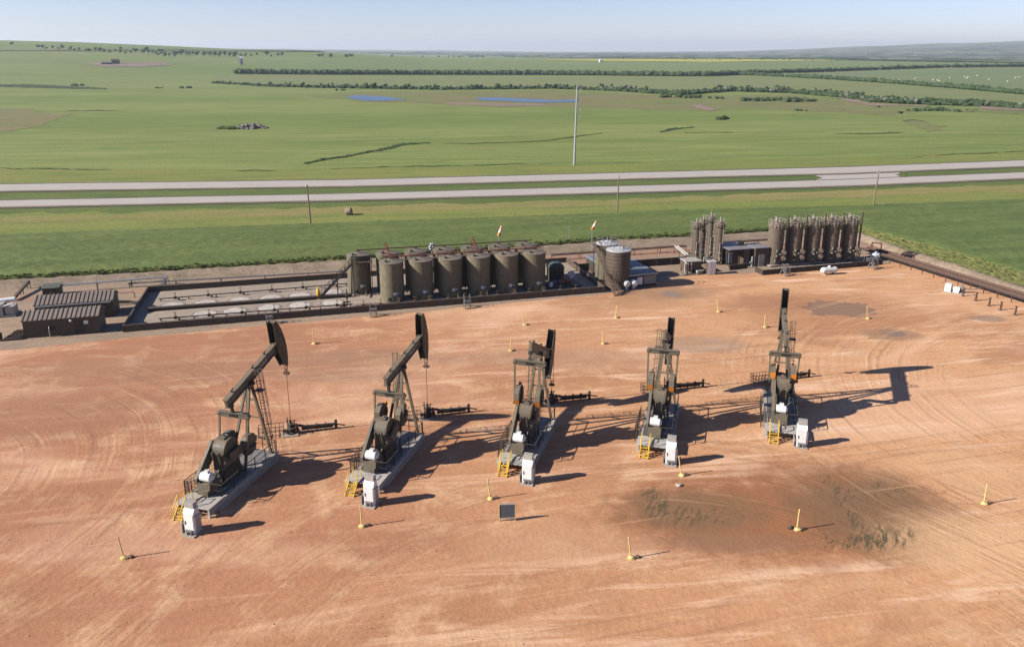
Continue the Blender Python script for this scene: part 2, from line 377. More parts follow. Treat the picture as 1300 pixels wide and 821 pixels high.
patch('pond', [(602, 126), (612, 124), (640, 124.5), (700, 127.5), (735, 127), (733, 130), (690, 131), (650, 129.5), (615, 128)], POND, z=0.3, wb=3)

# the highway: two carriageways, verges, crossing
VERGE = land('verge_grass', [(0.205, 0.235, 0.06), (0.25, 0.25, 0.07), (0.13, 0.175, 0.045)], 0.05, 0.25, 9, 7, 0.5, 0.3, fine=1.0)
DITCH = land('ditch_grass', [(0.11, 0.15, 0.04), (0.15, 0.18, 0.052), (0.085, 0.12, 0.034)], 0.06, 0.3, 9, 6, 0.5, 0.3, fine=1.0)
TAN = land('dry_verge_grass', [(0.3, 0.245, 0.095), (0.25, 0.235, 0.078), (0.19, 0.2, 0.06)], 0.07, 0.3, 9, 7, 0.5, 0.3, fine=1.0)
FR_T = [(-80, 235), (0, 234.3), (440, 228.7), (860, 218), (1080, 212.2), (1300, 203.8), (1380, 200)]; FR_B = [(-80, 245), (0, 244), (440, 237.7), (860, 226.7), (1080, 221), (1300, 212.3), (1380, 209)]
NR_T = [(-80, 256), (0, 255), (440, 246.3), (860, 234.7), (1080, 228), (1300, 219), (1380, 215.5)]; NR_B = [(-80, 265.5), (0, 264.3), (440, 255.3), (860, 243.7), (1080, 237), (1300, 227.7), (1380, 224)]
CROP_T = [(-80, 303), (0, 299), (440, 284), (860, 268.5), (1100, 262), (1300, 253), (1400, 249)]
CROP_B = [(-80, 360), (0, 355), (220, 342.5), (440, 328.5), (700, 310.5), (775, 304), (860, 300), (930, 295.5), (1010, 290), (1085, 289), (1150, 307), (1220, 325), (1300, 350), (1400, 385)]
off = lambda tab, d: [(x, y + d) for x, y in tab]
strip('far_verge', [(-80, 216), (0, 215.5), (440, 214.5), (860, 206.5), (1300, 191.5), (1380, 189)], FR_T, VERGE, z=0.06, step=10, rows=2, wb=1.2)
strip('median_grass', FR_B, NR_T, DITCH, z=0.05, step=10, rows=2)
strip('roadside_ditch', NR_B, off(NR_B, 22), DITCH, z=0.045, step=10, rows=2)
strip('roadside_verge', off(NR_B, 8), off(CROP_T, 6), VERGE, z=0.06, step=4, rows=3, wb=2.2, wt=1.5)
strip('dry_roadside', [(-80, 281), (0, 276.5), (300, 268), (440, 263), (860, 250.5), (1100, 241), (1380, 232)], [(-80, 287), (0, 283), (300, 276), (440, 271.5), (860, 257), (1100, 250), (1380, 240)], TAN, z=0.08, step=3, rows=1, wb=2.6)
m, t, b = new_mat('road_surface'); v = coords(t, rot=R(-9), scale=(0.1, 1.4, 1)); n1 = nz(t, v, 1.0, 5, 0.6); n2 = nz(t, coords(t), 3.0, 3)
t.links.new(mixc(t, maprange(t, n2, 0.3, 0.8, 0, 0.4), mixc(t, maprange(t, n1, 0.35, 0.7), (0.385, 0.345, 0.305), (0.31, 0.278, 0.245)), (0.25, 0.22, 0.19)), b.inputs['Base Color']); b.inputs['Roughness'].default_value = 0.9
ROAD = m
SHOULDER_SHADE = land('road_shoulder_shade', [(0.15, 0.12, 0.105), (0.19, 0.15, 0.125), (0.11, 0.1, 0.07)], 0.1, 0.5, 9, 5)  # dark gravel tone that also paints the embankment's shadow at the road edge
strip('road', FR_T, FR_B, ROAD, z=0.14, step=20); strip('road', NR_T, NR_B, ROAD, z=0.14, step=20)
strip('road_shoulder_shade', off(FR_B, -0.8), off(FR_B, 0.9), SHOULDER_SHADE, z=0.16, step=10, wb=0.25); strip('road_shoulder_shade', off(NR_B, -0.8), off(NR_B, 1.1), SHOULDER_SHADE, z=0.16, step=10, wb=0.25)  # lower-edge strips: bank shadow painted as a dark shoulder
strip('road_shoulder_shade', off(FR_T, -0.5), off(FR_T, 0.4), SHOULDER_SHADE, z=0.16, step=10, wb=0.25); strip('road_shoulder_shade', off(NR_T, -0.4), off(NR_T, 0.4), SHOULDER_SHADE, z=0.16, step=10, wb=0.25)
LINE = paint('road_line', (0.7, 0.7, 0.68), 0.8, dirt=0.3); LINEY = paint('yellow_road_line', (0.6, 0.42, 0.06), 0.8, dirt=0.3)
for tb, bb in ((FR_T, FR_B), (NR_T, NR_B)):
    strip('road_marking', off(tb, 1.55), off(tb, 1.72), LINE, z=0.165, step=20); strip('road_marking', off(bb, -1.6), off(bb, -1.42), LINEY, z=0.165, step=20)
strip('road', [(1036, 221.8), (1052, 221), (1110, 219.5), (1142, 218.6)], [(1036, 229.6), (1052, 229.2), (1110, 227.4), (1142, 226.4)], ROAD, z=0.10, step=4)
patch('median_grass', [(1030, 222.2), (1044, 226.3), (1030, 229.8)], DITCH, z=0.17); patch('median_grass', [(1150, 218.2), (1137, 222.6), (1150, 226.2)], DITCH, z=0.17)

# yard of the well pad
m, t, b = new_mat('red_dirt')
pos = coords(t); row = coords(t, rot=R(-14), scale=(0.22, 1, 1))
sep = t.nodes.new('ShaderNodeSeparateXYZ'); t.links.new(pos, sep.inputs[0])
nA = nz(t, row, 0.10, 6, 0.6, 0.8); nB = nz(t, pos, 0.22, 6, 0.62, 0.4); nC = nz(t, pos, 2.2, 5, 0.65); nD = nz(t, row, 0.9, 5, 0.7, 0.3); nE = nz(t, pos, 9, 3, 0.7)
xg = mth(t, 'ADD', sep.outputs[0], mth(t, 'MULTIPLY', mth(t, 'SUBTRACT', nA, 0.5), 90))
base = mixc(t, maprange(t, xg, -45, 45), (0.357, 0.158, 0.082), (0.524, 0.282, 0.138))
base = mixc(t, maprange(t, nA, 0.46, 0.66, 0, 0.75), base, (0.306, 0.137, 0.067))
base = mixc(t, maprange(t, nB, 0.48, 0.68, 0, 0.85), base, (0.534, 0.324, 0.179))
base = mixc(t, maprange(t, nD, 0.52, 0.75, 0, 0.5), base, (0.258, 0.126, 0.071))
base = mixc(t, maprange(t, nC, 0.3, 0.75, 0.0, 0.32), base, (0.248, 0.112, 0.060))
base = mixc(t, maprange(t, nE, 0.55, 0.75, 0.0, 0.35), base, (0.545, 0.357, 0.214))
nW = nz(t, coords(t, rot=R(-20), scale=(0.35, 1, 1)), 0.055, 5, 0.62, 1.0); nV = nz(t, coords(t, rot=R(-8), scale=(0.12, 1, 1), loc=(40, 7, 0)), 0.45, 5, 0.7, 0.6)
base = mixc(t, maprange(t, nW, 0.5, 0.66, 0, 0.75), base, (0.568, 0.343, 0.208)); base = mixc(t, maprange(t, nW, 0.46, 0.32, 0, 0.6), base, (0.295, 0.137, 0.071))
base = mixc(t, mth(t, 'MULTIPLY', maprange(t, nV, 0.52, 0.66), maprange(t, xg, -30, 40, 0.3, 0.9)), base, (0.612, 0.393, 0.253))
nS = nz(t, pos, 0.45, 5, 0.65, 0.6); nS2 = nz(t, pos, 1.6, 4, 0.7)
def ell(px, py, rx, ry, soft=0.55, wig=0.9, rot=0.0):
    c = G(px, py); ax = abs(G(px + rx, py).x - c.x); ay = abs(G(px, py - ry).y - c.y)
    mp = t.nodes.new('ShaderNodeMapping'); mp.vector_type = 'TEXTURE'
    mp.inputs['Location'].default_value = (c.x, c.y, 0); mp.inputs['Rotation'].default_value = (0, 0, R(rot)); mp.inputs['Scale'].default_value = (ax, ay, 1000)
    t.links.new(pos, mp.inputs['Vector'])
    ln = t.nodes.new('ShaderNodeVectorMath'); ln.operation = 'LENGTH'; t.links.new(mp.outputs[0], ln.inputs[0])
    d = mth(t, 'ADD', ln.outputs['Value'], mth(t, 'MULTIPLY', mth(t, 'SUBTRACT', nS, 0.5), wig))
    return maprange(t, d, 1.0 + soft / 2, 1.0 - soft / 2)
wet = 0.0
def stain(e, c, amt=0.85):
    global base
    base = mixc(t, mth(t, 'MULTIPLY', e, amt), base, c)
WETRED = (0.245, 0.1, 0.043)
stain(ell(1050, 394, 120, 22, 0.9), (0.336, 0.159, 0.075), 0.8)
stain(ell(985, 385, 60, 10, 0.8), (0.297, 0.141, 0.071), 0.7)
stain(ell(980, 655, 215, 48, 0.8, 1.1), WETRED, 0.95)
stain(ell(1100, 642, 98, 48, 0.8), (0.165, 0.09, 0.045), 0.9); stain(ell(880, 648, 90, 26, 0.8), (0.18, 0.098, 0.048), 0.85)
stain(ell(930, 690, 90, 12, 0.9), (0.22, 0.13, 0.08), 0.45); stain(ell(1010, 600, 80, 16, 1.0), WETRED, 0.55)
stain(ell(1130, 425, 38, 8, 0.6), (0.227, 0.131, 0.079), 0.7); stain(ell(890, 438, 62, 10, 0.7), (0.287, 0.188, 0.124), 0.7)
stain(ell(700, 455, 120, 12, 0.9), (0.306, 0.178, 0.111), 0.5); stain(ell(470, 455, 110, 12, 0.9), (0.267, 0.151, 0.091), 0.6); stain(ell(440, 478, 90, 8, 0.9), (0.248, 0.145, 0.091), 0.5)
stain(ell(60, 525, 150, 34, 1.0), (0.267, 0.126, 0.071), 0.6); stain(ell(190, 470, 200, 16, 1.0), (0.267, 0.141, 0.083), 0.5); stain(ell(845, 372, 60, 9, 0.8), (0.248, 0.141, 0.079), 0.7); stain(ell(800, 385, 90, 8, 0.9), (0.336, 0.188, 0.096), 0.5)
stain(ell(500, 690, 140, 20, 1.0), (0.297, 0.131, 0.067), 0.5); stain(ell(700, 690, 100, 24, 1.0), (0.416, 0.225, 0.124), 0.6); stain(ell(130, 690, 120, 25, 1.0), (0.416, 0.225, 0.135), 0.6)
stain(ell(1235, 690, 110, 36, 1.0), (0.554, 0.338, 0.179), 0.7); stain(ell(1215, 590, 70, 24, 1.0), (0.554, 0.338, 0.182), 0.5); stain(ell(300, 700, 120, 14, 1.0), (0.495, 0.292, 0.174), 0.4)
pud = ell(1066, 392, 46, 9.5, 0.35, 1.3); stain(pud, (0.2, 0.125, 0.08), 0.9)
pud2 = ell(1135, 424, 16, 3.5, 0.3, 0.6); stain(pud2, (0.188, 0.126, 0.091), 0.8); stain(ell(853, 374, 14, 4, 0.5), (0.197, 0.151, 0.118), 0.8); stain(ell(1255, 405, 22, 4, 0.5), (0.197, 0.141, 0.103), 0.7)
# algae left where standing water dried out
alg = coords(t, rot=R(-62), scale=(0.5, 2.2, 1)); nG = nz(t, alg, 1.0, 5, 0.75, 0.5)
for (px, py, rx, ry, lo) in ((832, 640, 16, 22, 0.45), (868, 655, 30, 12, 0.46), (915, 655, 26, 10, 0.48), (1075, 645, 10, 50, 0.47), (1095, 690, 45, 9, 0.45), (1128, 680, 40, 14, 0.46), (1110, 625, 46, 12, 0.5), (1048, 690, 12, 10, 0.45)):
    e = mth(t, 'MULTIPLY', ell(px, py, rx, ry, 0.9), maprange(t, nG, lo, lo + 0.14)); stain(e, (0.06, 0.052, 0.026), 0.8)
# tyre tracks: irregular streaks that follow wide turning circles, and straight lanes along the wells
angv = nz(t, pos, 0.12, 2)
def tracks(center, r0, r1, amt):
    c = G(*center); mp = t.nodes.new('ShaderNodeMapping'); mp.inputs['Location'].default_value = (-c.x, -c.y, 0); t.links.new(pos, mp.inputs['Vector'])
    ln = t.nodes.new('ShaderNodeVectorMath'); ln.operation = 'LENGTH'; t.links.new(mp.outputs[0], ln.inputs[0]); d = ln.outputs['Value']
    cb = t.nodes.new('ShaderNodeCombineXYZ'); t.links.new(mth(t, 'ADD', mth(t, 'MULTIPLY', d, 1.5), mth(t, 'MULTIPLY', angv, 1.6)), cb.inputs[0])
    t.links.new(mth(t, 'MULTIPLY', sep.outputs[0], 0.03), cb.inputs[1]); t.links.new(mth(t, 'MULTIPLY', sep.outputs[1], 0.03), cb.inputs[2])
    n = nz(t, cb.outputs[0], 1.0, 3, 0.6); band = mth(t, 'MULTIPLY', maprange(t, d, r0 - 3, r0 + 3), maprange(t, d, r1 + 3, r1 - 3))
    band = mth(t, 'MULTIPLY', band, maprange(t, nB, 0.36, 0.56))
    stain(mth(t, 'MULTIPLY', maprange(t, n, 0.54, 0.68), band), (0.214, 0.104, 0.055), amt); stain(mth(t, 'MULTIPLY', maprange(t, n, 0.44, 0.32), band), (0.529, 0.317, 0.173), amt * 0.8)
    return mth(t, 'MULTIPLY', mth(t, 'SUBTRACT', n, 0.5), band)
ks = [tracks((-250, 640), 14, 40, 0.4), tracks((260, 240), 86, 104, 0.35), tracks((900, 950), 22, 40, 0.35), tracks((1500, 520), 22, 48, 0.4), tracks((640, 120), 322, 372, 0.35), tracks((1180, 300), 30, 46, 0.32)]
lane = nz(t, coords(t, rot=R(-14), scale=(0.03, 1.1, 1)), 1.0, 4, 0.65); stain(maprange(t, lane, 0.56, 0.7), (0.225, 0.109, 0.060), 0.35); stain(maprange(t, lane, 0.42, 0.3), (0.517, 0.305, 0.169), 0.3)
t.links.new(base, b.inputs['Base Color'])
rg = maprange(t, mth(t, 'MAXIMUM', pud, pud2), 0, 1, 0.95, 0.62); t.links.new(rg, b.inputs['Roughness']); b.inputs['Specular IOR Level'].default_value = 0.25
hh = mth(t, 'ADD', mth(t, 'MULTIPLY', nC, 0.8), mth(t, 'ADD', mth(t, 'MULTIPLY', nD, 0.9), mth(t, 'MULTIPLY', nB, 1.6)))
for k_ in ks: hh = mth(t, 'ADD', hh, mth(t, 'MULTIPLY', k_, 1.5))
hh = mth(t, 'MULTIPLY', hh, mth(t, 'SUBTRACT', 1.0, pud)); bump(t, b, hh, 0.42, 0.14)
DIRT = m
GRAVEL = land('grey_gravel', [(0.34, 0.25, 0.178), (0.4, 0.285, 0.195), (0.26, 0.185, 0.135)], 0.08, 0.5, 14, 3, 0.5, 0.12, fine=2.5)
BERM = land('berm_soil', [(0.29, 0.218, 0.158), (0.35, 0.262, 0.185), (0.19, 0.155, 0.095)], 0.09, 0.5, 14, 4, 0.7, 0.25, fine=1.6)
PINK = land('pink_dirt', [(0.42, 0.25, 0.17), (0.38, 0.22, 0.15), (0.3, 0.19, 0.14)], 0.06, 0.4, 14, 4, 0.5, 0.12, fine=2.0)
YARD_T = [(-90, 362), (0, 357), (220, 344.5), (440, 330.5), (700, 312.5), (775, 306), (860, 302), (930, 297.5), (1010, 292), (1060, 291), (1093, 297), (1157, 321), (1216, 338), (1300, 366), (1400, 404)]
YARD_L = [(-90, 374), (0, 369), (220, 356.5), (440, 343), (700, 324.5), (775, 318), (860, 314), (930, 309), (1010, 303), (1060, 301), (1093, 306), (1157, 328), (1216, 347), (1300, 378), (1400, 418)]
strip('dirt_bank', YARD_T, off(YARD_L, 14), BERM, z=0.02, step=10, rows=3)
mb = MB(); g = []
for i in range(220):
    x = -85 + i * (1395 + 85) / 219; a, c = G(x, lerp_tab(YARD_T, x)), G(x, lerp_tab(YARD_L, x)); colm = []
    for j in range(9):
        f = j / 8; p = a.lerp(c, f); k = noise.noise(Vector((p.x * 0.5, p.y * 0.5, 2.0))) + 0.6 * noise.noise(Vector((p.x * 1.7, p.y * 1.7, 4.0)))
        p.z = 0.03 + max(0, math.sin(math.pi * f) * (0.75 + 0.28 * k)); colm.append(p)
    g += colm
mb.add(g, [(i * 9 + j, i * 9 + j + 1, (i + 1) * 9 + j + 1, (i + 1) * 9 + j) for i in range(219) for j in range(8)], True); struct('dirt_berm', mb, BERM)
PAD_T = [(-90, 452), (0, 446), (160, 430), (220, 424), (480, 401), (765, 374), (870, 350), (968, 347), (1100, 338), (1160, 331), (1300, 385), (1400, 424)]
strip('gravel_yard', off(YARD_L, -1), off(PAD_T, 6), GRAVEL, z=0.035, step=10, rows=3)
strip('pink_dirt_strip', [(-60, 380), (160, 369), (440, 345), (760, 322), (930, 310), (1100, 309), (1300, 375)], [(-60, 390), (160, 374), (440, 350), (760, 333), (930, 318), (1100, 318), (1300, 387)], PINK, z=0.05, step=10, rows=2, wb=0.6)
mb = MB(); g = []; nx = 80
for i in range(nx + 1):
    x = -90 + i * 1490 / nx; a = G(x, lerp_tab(PAD_T, x)); a.y += wob(a.x, a.y, 0.3, 0.5)
    e = Vector((a.x * 0.12, 2.0, 0)) if True else a
    for j in range(13): p = a.lerp(e, j / 12); p.z = 0.06; g.append(p)
mb.add(g, [(i * 13 + j, i * 13 + j + 1, (i + 1) * 13 + j + 1, (i + 1) * 13 + j) for i in range(nx) for j in range(12)]); struct('well_pad', mb, DIRT)
mb = MB(); mb.add([(-140, -60, 0.02), (140, -60, 0.02), (140, 30, 0.02), (90, 90, 0.02), (60, 110, 0.02), (-60, 95, 0.02), (-140, 60, 0.02)], [(0, 1, 2, 3, 4, 5, 6)]); struct('red_ground', mb, DIRT)

# green crop between the verge and the pad: real stalk-high relief
m, t, b = new_mat('crop_leaves'); v = coords(t, rot=R(-13), scale=(0.12, 1, 1)); n1 = nz(t, v, 0.35, 5, 0.65, 0.4); n2 = nz(t, coords(t), 2.6, 5, 0.75); n3 = nz(t, coords(t), 0.05, 3)
c0 = mixc(t, maprange(t, n1, 0.35, 0.7), (0.074, 0.104, 0.027), (0.115, 0.146, 0.04)); c0 = mixc(t, maprange(t, n2, 0.45, 0.75, 0, 0.7), c0, (0.145, 0.175, 0.055)); c0 = mixc(t, maprange(t, n3, 0.5, 0.75, 0, 0.5), c0, (0.135, 0.17, 0.048))
t.links.new(c0, b.inputs['Base Color']); b.inputs['Roughness'].default_value = 0.85; b.inputs['Specular IOR Level'].default_value = 0.2
bump(t, b, n2, 0.6, 0.25); CROP = m
def relief(name, top, bot, mat, x0, x1, hx, res=0.62, edge=True, lump=0.4, label=None):
    mb = MB(); cols = []; A = math.radians(13.2)
    nC_ = int((G(x1, lerp_tab(bot, x1)) - G(x0, lerp_tab(bot, x0))).length / res)
    for i in range(nC_ + 1):
        x = x0 + (x1 - x0) * i / nC_; a = G(x, lerp_tab(top, x)); c = G(x, lerp_tab(bot, x)); nr = 64; colm = []
        for j in range(nr + 1):
            f = (j / nr) ** 1.0; p = a.lerp(c, f)
            q = Vector((p.x * 0.9, p.y * 0.9, 0)); k = 0.6 * noise.noise(q) + 0.9 * noise.noise(q * 2.7)
            e = min(1.0, min(f, 1 - f) * 14)
            if j == nr: p.y += wob(p.x, p.y, 0.4, 1.0); p.z = 0.03
            elif j == 0: p.y += wob(p.x, p.y, 0.2, 1.2); p.z = 0.1
            else: p.z = 0.08 + max(0.05, hx * (0.7 + lump * k)) * (0.55 + 0.45 * e); p.x += random.uniform(-.15, .15); p.y += random.uniform(-.2, .2)
            colm.append(p)
            if 0 < j < nr: p.z += random.uniform(-.13, .13) * hx
        cols += colm
    k = 65; mb.add(cols, [(i * k + j, i * k + j + 1, (i + 1) * k + j + 1, (i + 1) * k + j) for i in range(nC_) for j in range(64)], True)
    return tag(mb.build(name, mat), label, None, None, 'stuff')
o = relief('crop_field', CROP_T, CROP_B, CROP, -70, 1390, 0.7, lump=0.26); o['label'] = 'dense green crop between the highway verge and the well pad'
WEED = land('weedy_grass', [(0.22, 0.215, 0.07), (0.18, 0.195, 0.06), (0.12, 0.15, 0.042)], 0.08, 0.5, -70, 1.5, 0.6, 0.3, fine=1.4)
o = relief('tall_weeds', [(1070, 287), (1093, 291), (1150, 305), (1220, 321), (1300, 345), (1395, 378)], [(1070, 292), (1093, 301), (1157, 325), (1216, 341), (1300, 369), (1395, 405)], WEED, 1075, 1390, 0.36, 0.36)
o['label'] = 'yellowing weeds between the green crop and the dirt bank at right'
EDGEW = land('edge_weeds', [(0.12, 0.145, 0.042), (0.165, 0.175, 0.055), (0.08, 0.11, 0.032)], 0.2, 0.6, 14, 2, 0.6, 0.3, fine=1.4)
o = relief('edge_weeds', [(x, y - 2.5) for x, y in CROP_B[:11]], [(x, y + 1.6) for x, y in CROP_B[:11]], EDGEW, -70, 1085, 0.42, 0.4, lump=0.9); o['label'] = 'rough green weeds along the dirt bank edge of the crop'

# ------------------------------------------------------------------ haze: one closed box of even air
hz = MB(); hz.bx(-16000, 16000, -16000, 16500, zmin - 4, zmax + 25)
m = bpy.data.materials.new('haze_air'); m.use_nodes = True; t = m.node_tree; t.nodes.remove(t.nodes['Principled BSDF'])
pv = t.nodes.new('ShaderNodeVolumePrincipled'); pv.inputs['Color'].default_value = (0.76, 0.87, 1.0, 1); pv.inputs['Density'].default_value = HAZE; pv.inputs['Anisotropy'].default_value = 0.2
t.links.new(pv.outputs[0], t.nodes['Material Output'].inputs['Volume'])
tag(hz.build('haze', m), 'thin pale haze over the whole plain', None, None, 'stuff')
#@@TREES
# ------------------------------------------------------------------ far trees and farms
def leafmat(name, a, c):
    m, t, b = new_mat(name); n = nz(t, coords(t), 0.9, 4, 0.7)
    t.links.new(mixc(t, maprange(t, n, 0.35, 0.7), a, c), b.inputs['Base Color']); b.inputs['Roughness'].default_value = 0.9; b.inputs['Specular IOR Level'].default_value = 0.1
    return m
LEAF = leafmat('dark_leaves', (0.028, 0.048, 0.02), (0.06, 0.085, 0.035)); SILV = leafmat('silver_leaves', (0.085, 0.1, 0.065), (0.15, 0.16, 0.11)); BARK = paint('bark', (0.09, 0.065, 0.045), 0.9)
import bmesh
ICO = {}
def ico(sub):
    if sub not in ICO:
        b = bmesh.new(); bmesh.ops.create_icosphere(b, subdivisions=sub, radius=1); b.verts.ensure_lookup_table()
        ICO[sub] = ([v.co.copy() for v in b.verts], [[v.index for v in f.verts] for f in b.faces]); b.free()
    return ICO[sub]
def lump(mb, c, r, sc=(1, 1, 1), sub=2, rough=0.38, seed=0):
    vs_, fs = ico(sub); c = Vector(c); out = []
    for v in vs_:
        k = 1 + rough * noise.noise(v * 2.1 + Vector((seed, seed * 1.7, 0))) + rough * 0.6 * noise.noise(v * 5 + Vector((seed, 0, 3)))
        out.append(c + Vector((v.x * sc[0], v.y * sc[1], v.z * sc[2])) * r * k)
    mb.add(out, fs, False)
def tree_mb(h, seed, n=6, wide=0.45, sub=2):
    rnd = random.Random(seed); mb = MB(); mb.cur = 1
    mb.tube((0, 0, 0), (0, 0, h * 0.5), h * 0.03, 6, h * 0.015)
    for k in range(3): mb.tube((0, 0, h * 0.25), (rnd.uniform(-.25, .25) * h, rnd.uniform(-.25, .25) * h, h * 0.6), h * 0.015, 5, h * 0.006)
    mb.cur = 0
    for k in range(n):
        a = rnd.uniform(0, 6.28); q = rnd.uniform(0.05, 0.5) * wide * h; z = rnd.uniform(0.3, 0.8) * h
        lump(mb, (q * math.cos(a), q * math.sin(a), z), rnd.uniform(0.16, 0.26) * h, (1, 1, rnd.uniform(0.8, 1.15)), sub, 0.5, seed + k * 3.3)
    return mb
BELT = []
for s in range(5):
    for mt, nm in ((LEAF, 'd'), (SILV, 's')):
        me = tree_mb(1.0, s * 7 + 1, 6, 0.5, 1).build('shelterbelt_tree', [mt, BARK]); BELT.append((nm, me.data)); bpy.data.objects.remove(me)
def plant(name, me, p, h, label, cat, group, wide=1.0):
    o = bpy.data.objects.new(name, me); COL.objects.link(o); o.location = p; o.scale = (h * wide, h * wide, h); o.rotation_euler.z = random.uniform(0, 6.28)
    return tag(o, label, cat, group)
random.seed(11)
DK = [m_ for k, m_ in BELT if k == 'd']; SV = [m_ for k, m_ in BELT if k == 's']
x = 276.0; cnt = 0
while x < 1312 and cnt < 285:
    y = lerp_tab(ROWB, x); rows = 1 if x < 760 else (2 if x < 1030 else (3 if x < 1180 else 2))
    for r_ in range(rows):
        if cnt >= 285: break
        p = G(x + random.uniform(-1, 1), y - r_ * 1.9 + random.uniform(-.35, .35)); p.z -= 0.3
        sv = random.random() < (0.25 if x < 760 else 0.4)
        h = random.uniform(3.4, 6.4) * (1.0 if x > 330 else 0.75); d = p.length; h *= 0.98 if d > 800 else 0.8
        plant('shelterbelt_tree', random.choice(SV if sv else DK), p, h, ('silver green' if sv else 'dark green') + ' bushy tree in the long shelterbelt row behind the ponds', 'tree', ('silver' if sv else 'dark') + ' trees of the near shelterbelt', random.uniform(1.05, 1.5)); cnt += 1
    x += random.uniform(4.2, 6.2) if x < 760 else random.uniform(5.5, 7.5)
# the two far belts read as dark lines: one mass
mb = MB()
def belt_mass(tab, x0, x1, stp, h, gap=0.03):
    x = x0
    while x < x1:
        if random.random() > gap:
            p = G(x, lerp_tab(tab, x)); hh_ = h * random.uniform(0.75, 1.2); s_ = random.uniform(0, 90)
            lump(mb, p + Vector((0, 0, hh_ * 0.5)), hh_ * 0.55, (1.3, 1.3, 1.0), 1, 0.5, s_)
        x += stp * random.uniform(0.7, 1.3)
belt_mass(ROWA, 300, 1318, 2.0, 6.6); belt_mass(off(ROWA, -0.4), 300, 960, 3.0, 6.4)
belt_mass(ROWC, 940, 1318, 2.4, 4.8, 0.08)
belt_mass([(340, 71.5), (430, 72.5), (580, 73), (700, 73.5), (860, 75.5), (1060, 77)], 405, 690, 17, 7, 0.3); belt_mass([(570, 72.7), (690, 73.2)], 576, 618, 3, 8, 0.1); belt_mass([(640, 73), (900, 75)], 640, 686, 3, 8, 0.2); belt_mass([(860, 76), (1300, 78)], 870, 1060, 9, 6, 0.4)
belt_mass([(700, 74), (1060, 76.5)], 700, 1060, 12, 6, 0.45)
tag(mb.build('distant_shelterbelts', LEAF), 'dark lines of far shelterbelts across the green plain', None, None, 'stuff')
mb = MB()
for pts, th in GPTS:
    ty = dict(); x0, x1 = pts[0][0], pts[-1][0]; n_ = int((x1 - x0) * 1.3)
    for k in range(n_):
        x = random.uniform(x0, x1); tt = lerp_tab([(p_[0], q_) for p_, q_ in zip(pts, th)], x); p = G(x, lerp_tab(pts, x) + random.uniform(-.5, .5) * tt * 1.3); lump(mb, p + Vector((0, 0, .2)), random.uniform(.2, .5) * (1.2 if noise.noise(Vector((x * .2, 0, 1))) > .15 else .8), (1.6, 1.4, .6), 1, .5, k)
tag(mb.build('creek_scrub', LEAF), 'low dark scrub along the creek lines in the wheat', None, None, 'stuff')
mb = MB(); x = 272.0
while x < 1316:
    for r_ in range(1 if x < 760 else 2 if x < 1030 else 3):
        p = G(x, lerp_tab(ROWB, x) - r_ * 1.5 + random.uniform(-.4, .3)); lump(mb, p + Vector((0, 0, 1.2)), random.uniform(1.1, 2.1), (1.9, 1.5, .9), 1, .5, x + r_)
    x += random.uniform(1.8, 3.2)
tag(mb.build('shelterbelt_undergrowth', LEAF), 'low dark brush filling the near shelterbelt row', None, None, 'stuff')
# farm windbreak trees on the left hill, one by one
for i in range(74):
    if i < 40: x = 48 + i * 6.6 + random.uniform(-2, 2); y = lerp_tab([(45, 61), (70, 63), (120, 66.5), (180, 68.5), (240, 70.5), (310, 71.5)], x) + random.uniform(-.8, .8)
    elif i < 60: x = 200 + (i - 40) * 8 + random.uniform(-3, 3); y = 72 + random.uniform(-1, .5)
    else: x = random.choice([388, 412, 447, 462, 515, 520, 536, 190, 205, 12, 150, 355]) + random.uniform(-4, 4); y = lerp_tab([(0, 57), (200, 66), (350, 71), (400, 72), (540, 73)], x)
    p = G(x, y); plant('windbreak_tree', random.choice(DK), p, random.uniform(6, 11), 'dark far tree of the windbreak along the left hill crest', 'tree', 'windbreak trees on the left hill', 1.3)
for (x, y, n, w_) in ((850, 124, 5, 1.0), (872, 124.5, 6, 1.2), (905, 125.5, 3, .8), (958, 128.5, 7, 1.1), (978, 128, 6, 1.0), (1012, 129.5, 6, 1.2), (1026, 129, 5, .9), (1163, 141, 4, .7), (1186, 140.5, 5, .8), (1207, 141.5, 3, .6), (1020, 141, 3, .6), (916, 152, 3, .7), (655, 112, 4, .9), (236, 112, 3, .8), (204, 112, 2, .5), (97, 109, 4, .9), (560, 112, 3, .6), (432, 115, 3, .7)):
    mbb = MB(); random.seed(int(x))
    for k in range(n * 2): lump(mbb, (random.uniform(-9, 9) * w_, random.uniform(-5, 5) * w_, 0.9 * w_), random.uniform(1.1, 2.3) * w_, (1.3, 1.2, 0.9), 1, 0.5, k + x)
    lab = {850: 'dark scrub clump at the left end of the marsh thicket row', 872: 'wide dark willow thicket below the near shelterbelt', 905: 'small scrub clump right of the wide willow thicket', 958: 'long willow clump in the middle of the marsh meadow', 978: 'willow clump touching the right of the long marsh clump', 1012: 'tall dark thicket on the meadow near the bare bank', 1026: 'low thicket against the right of the tall dark thicket', 1163: 'leftmost of three small round bushes below the bare bank', 1186: 'middle of three small round bushes below the bare bank', 1207: 'rightmost of three small round bushes below the bare bank', 1020: 'low bush alone on the meadow below the tall thicket', 916: 'lone dark bush at the dry tan gully in the field', 655: 'dark bush in the shelterbelt above the larger pond', 236: 'lone bush left of the near shelterbelt end', 204: 'tiny bush furthest left before the shelterbelt', 97: 'dark bush on the marshy strip at far left', 560: 'dark bush between the two ponds', 432: 'dark bush on the bank left of the small pond'}[x]
    o = mbb.build('bush', LEAF, None, G(x, y)); tag(o, lab, 'bush')
random.seed(5)
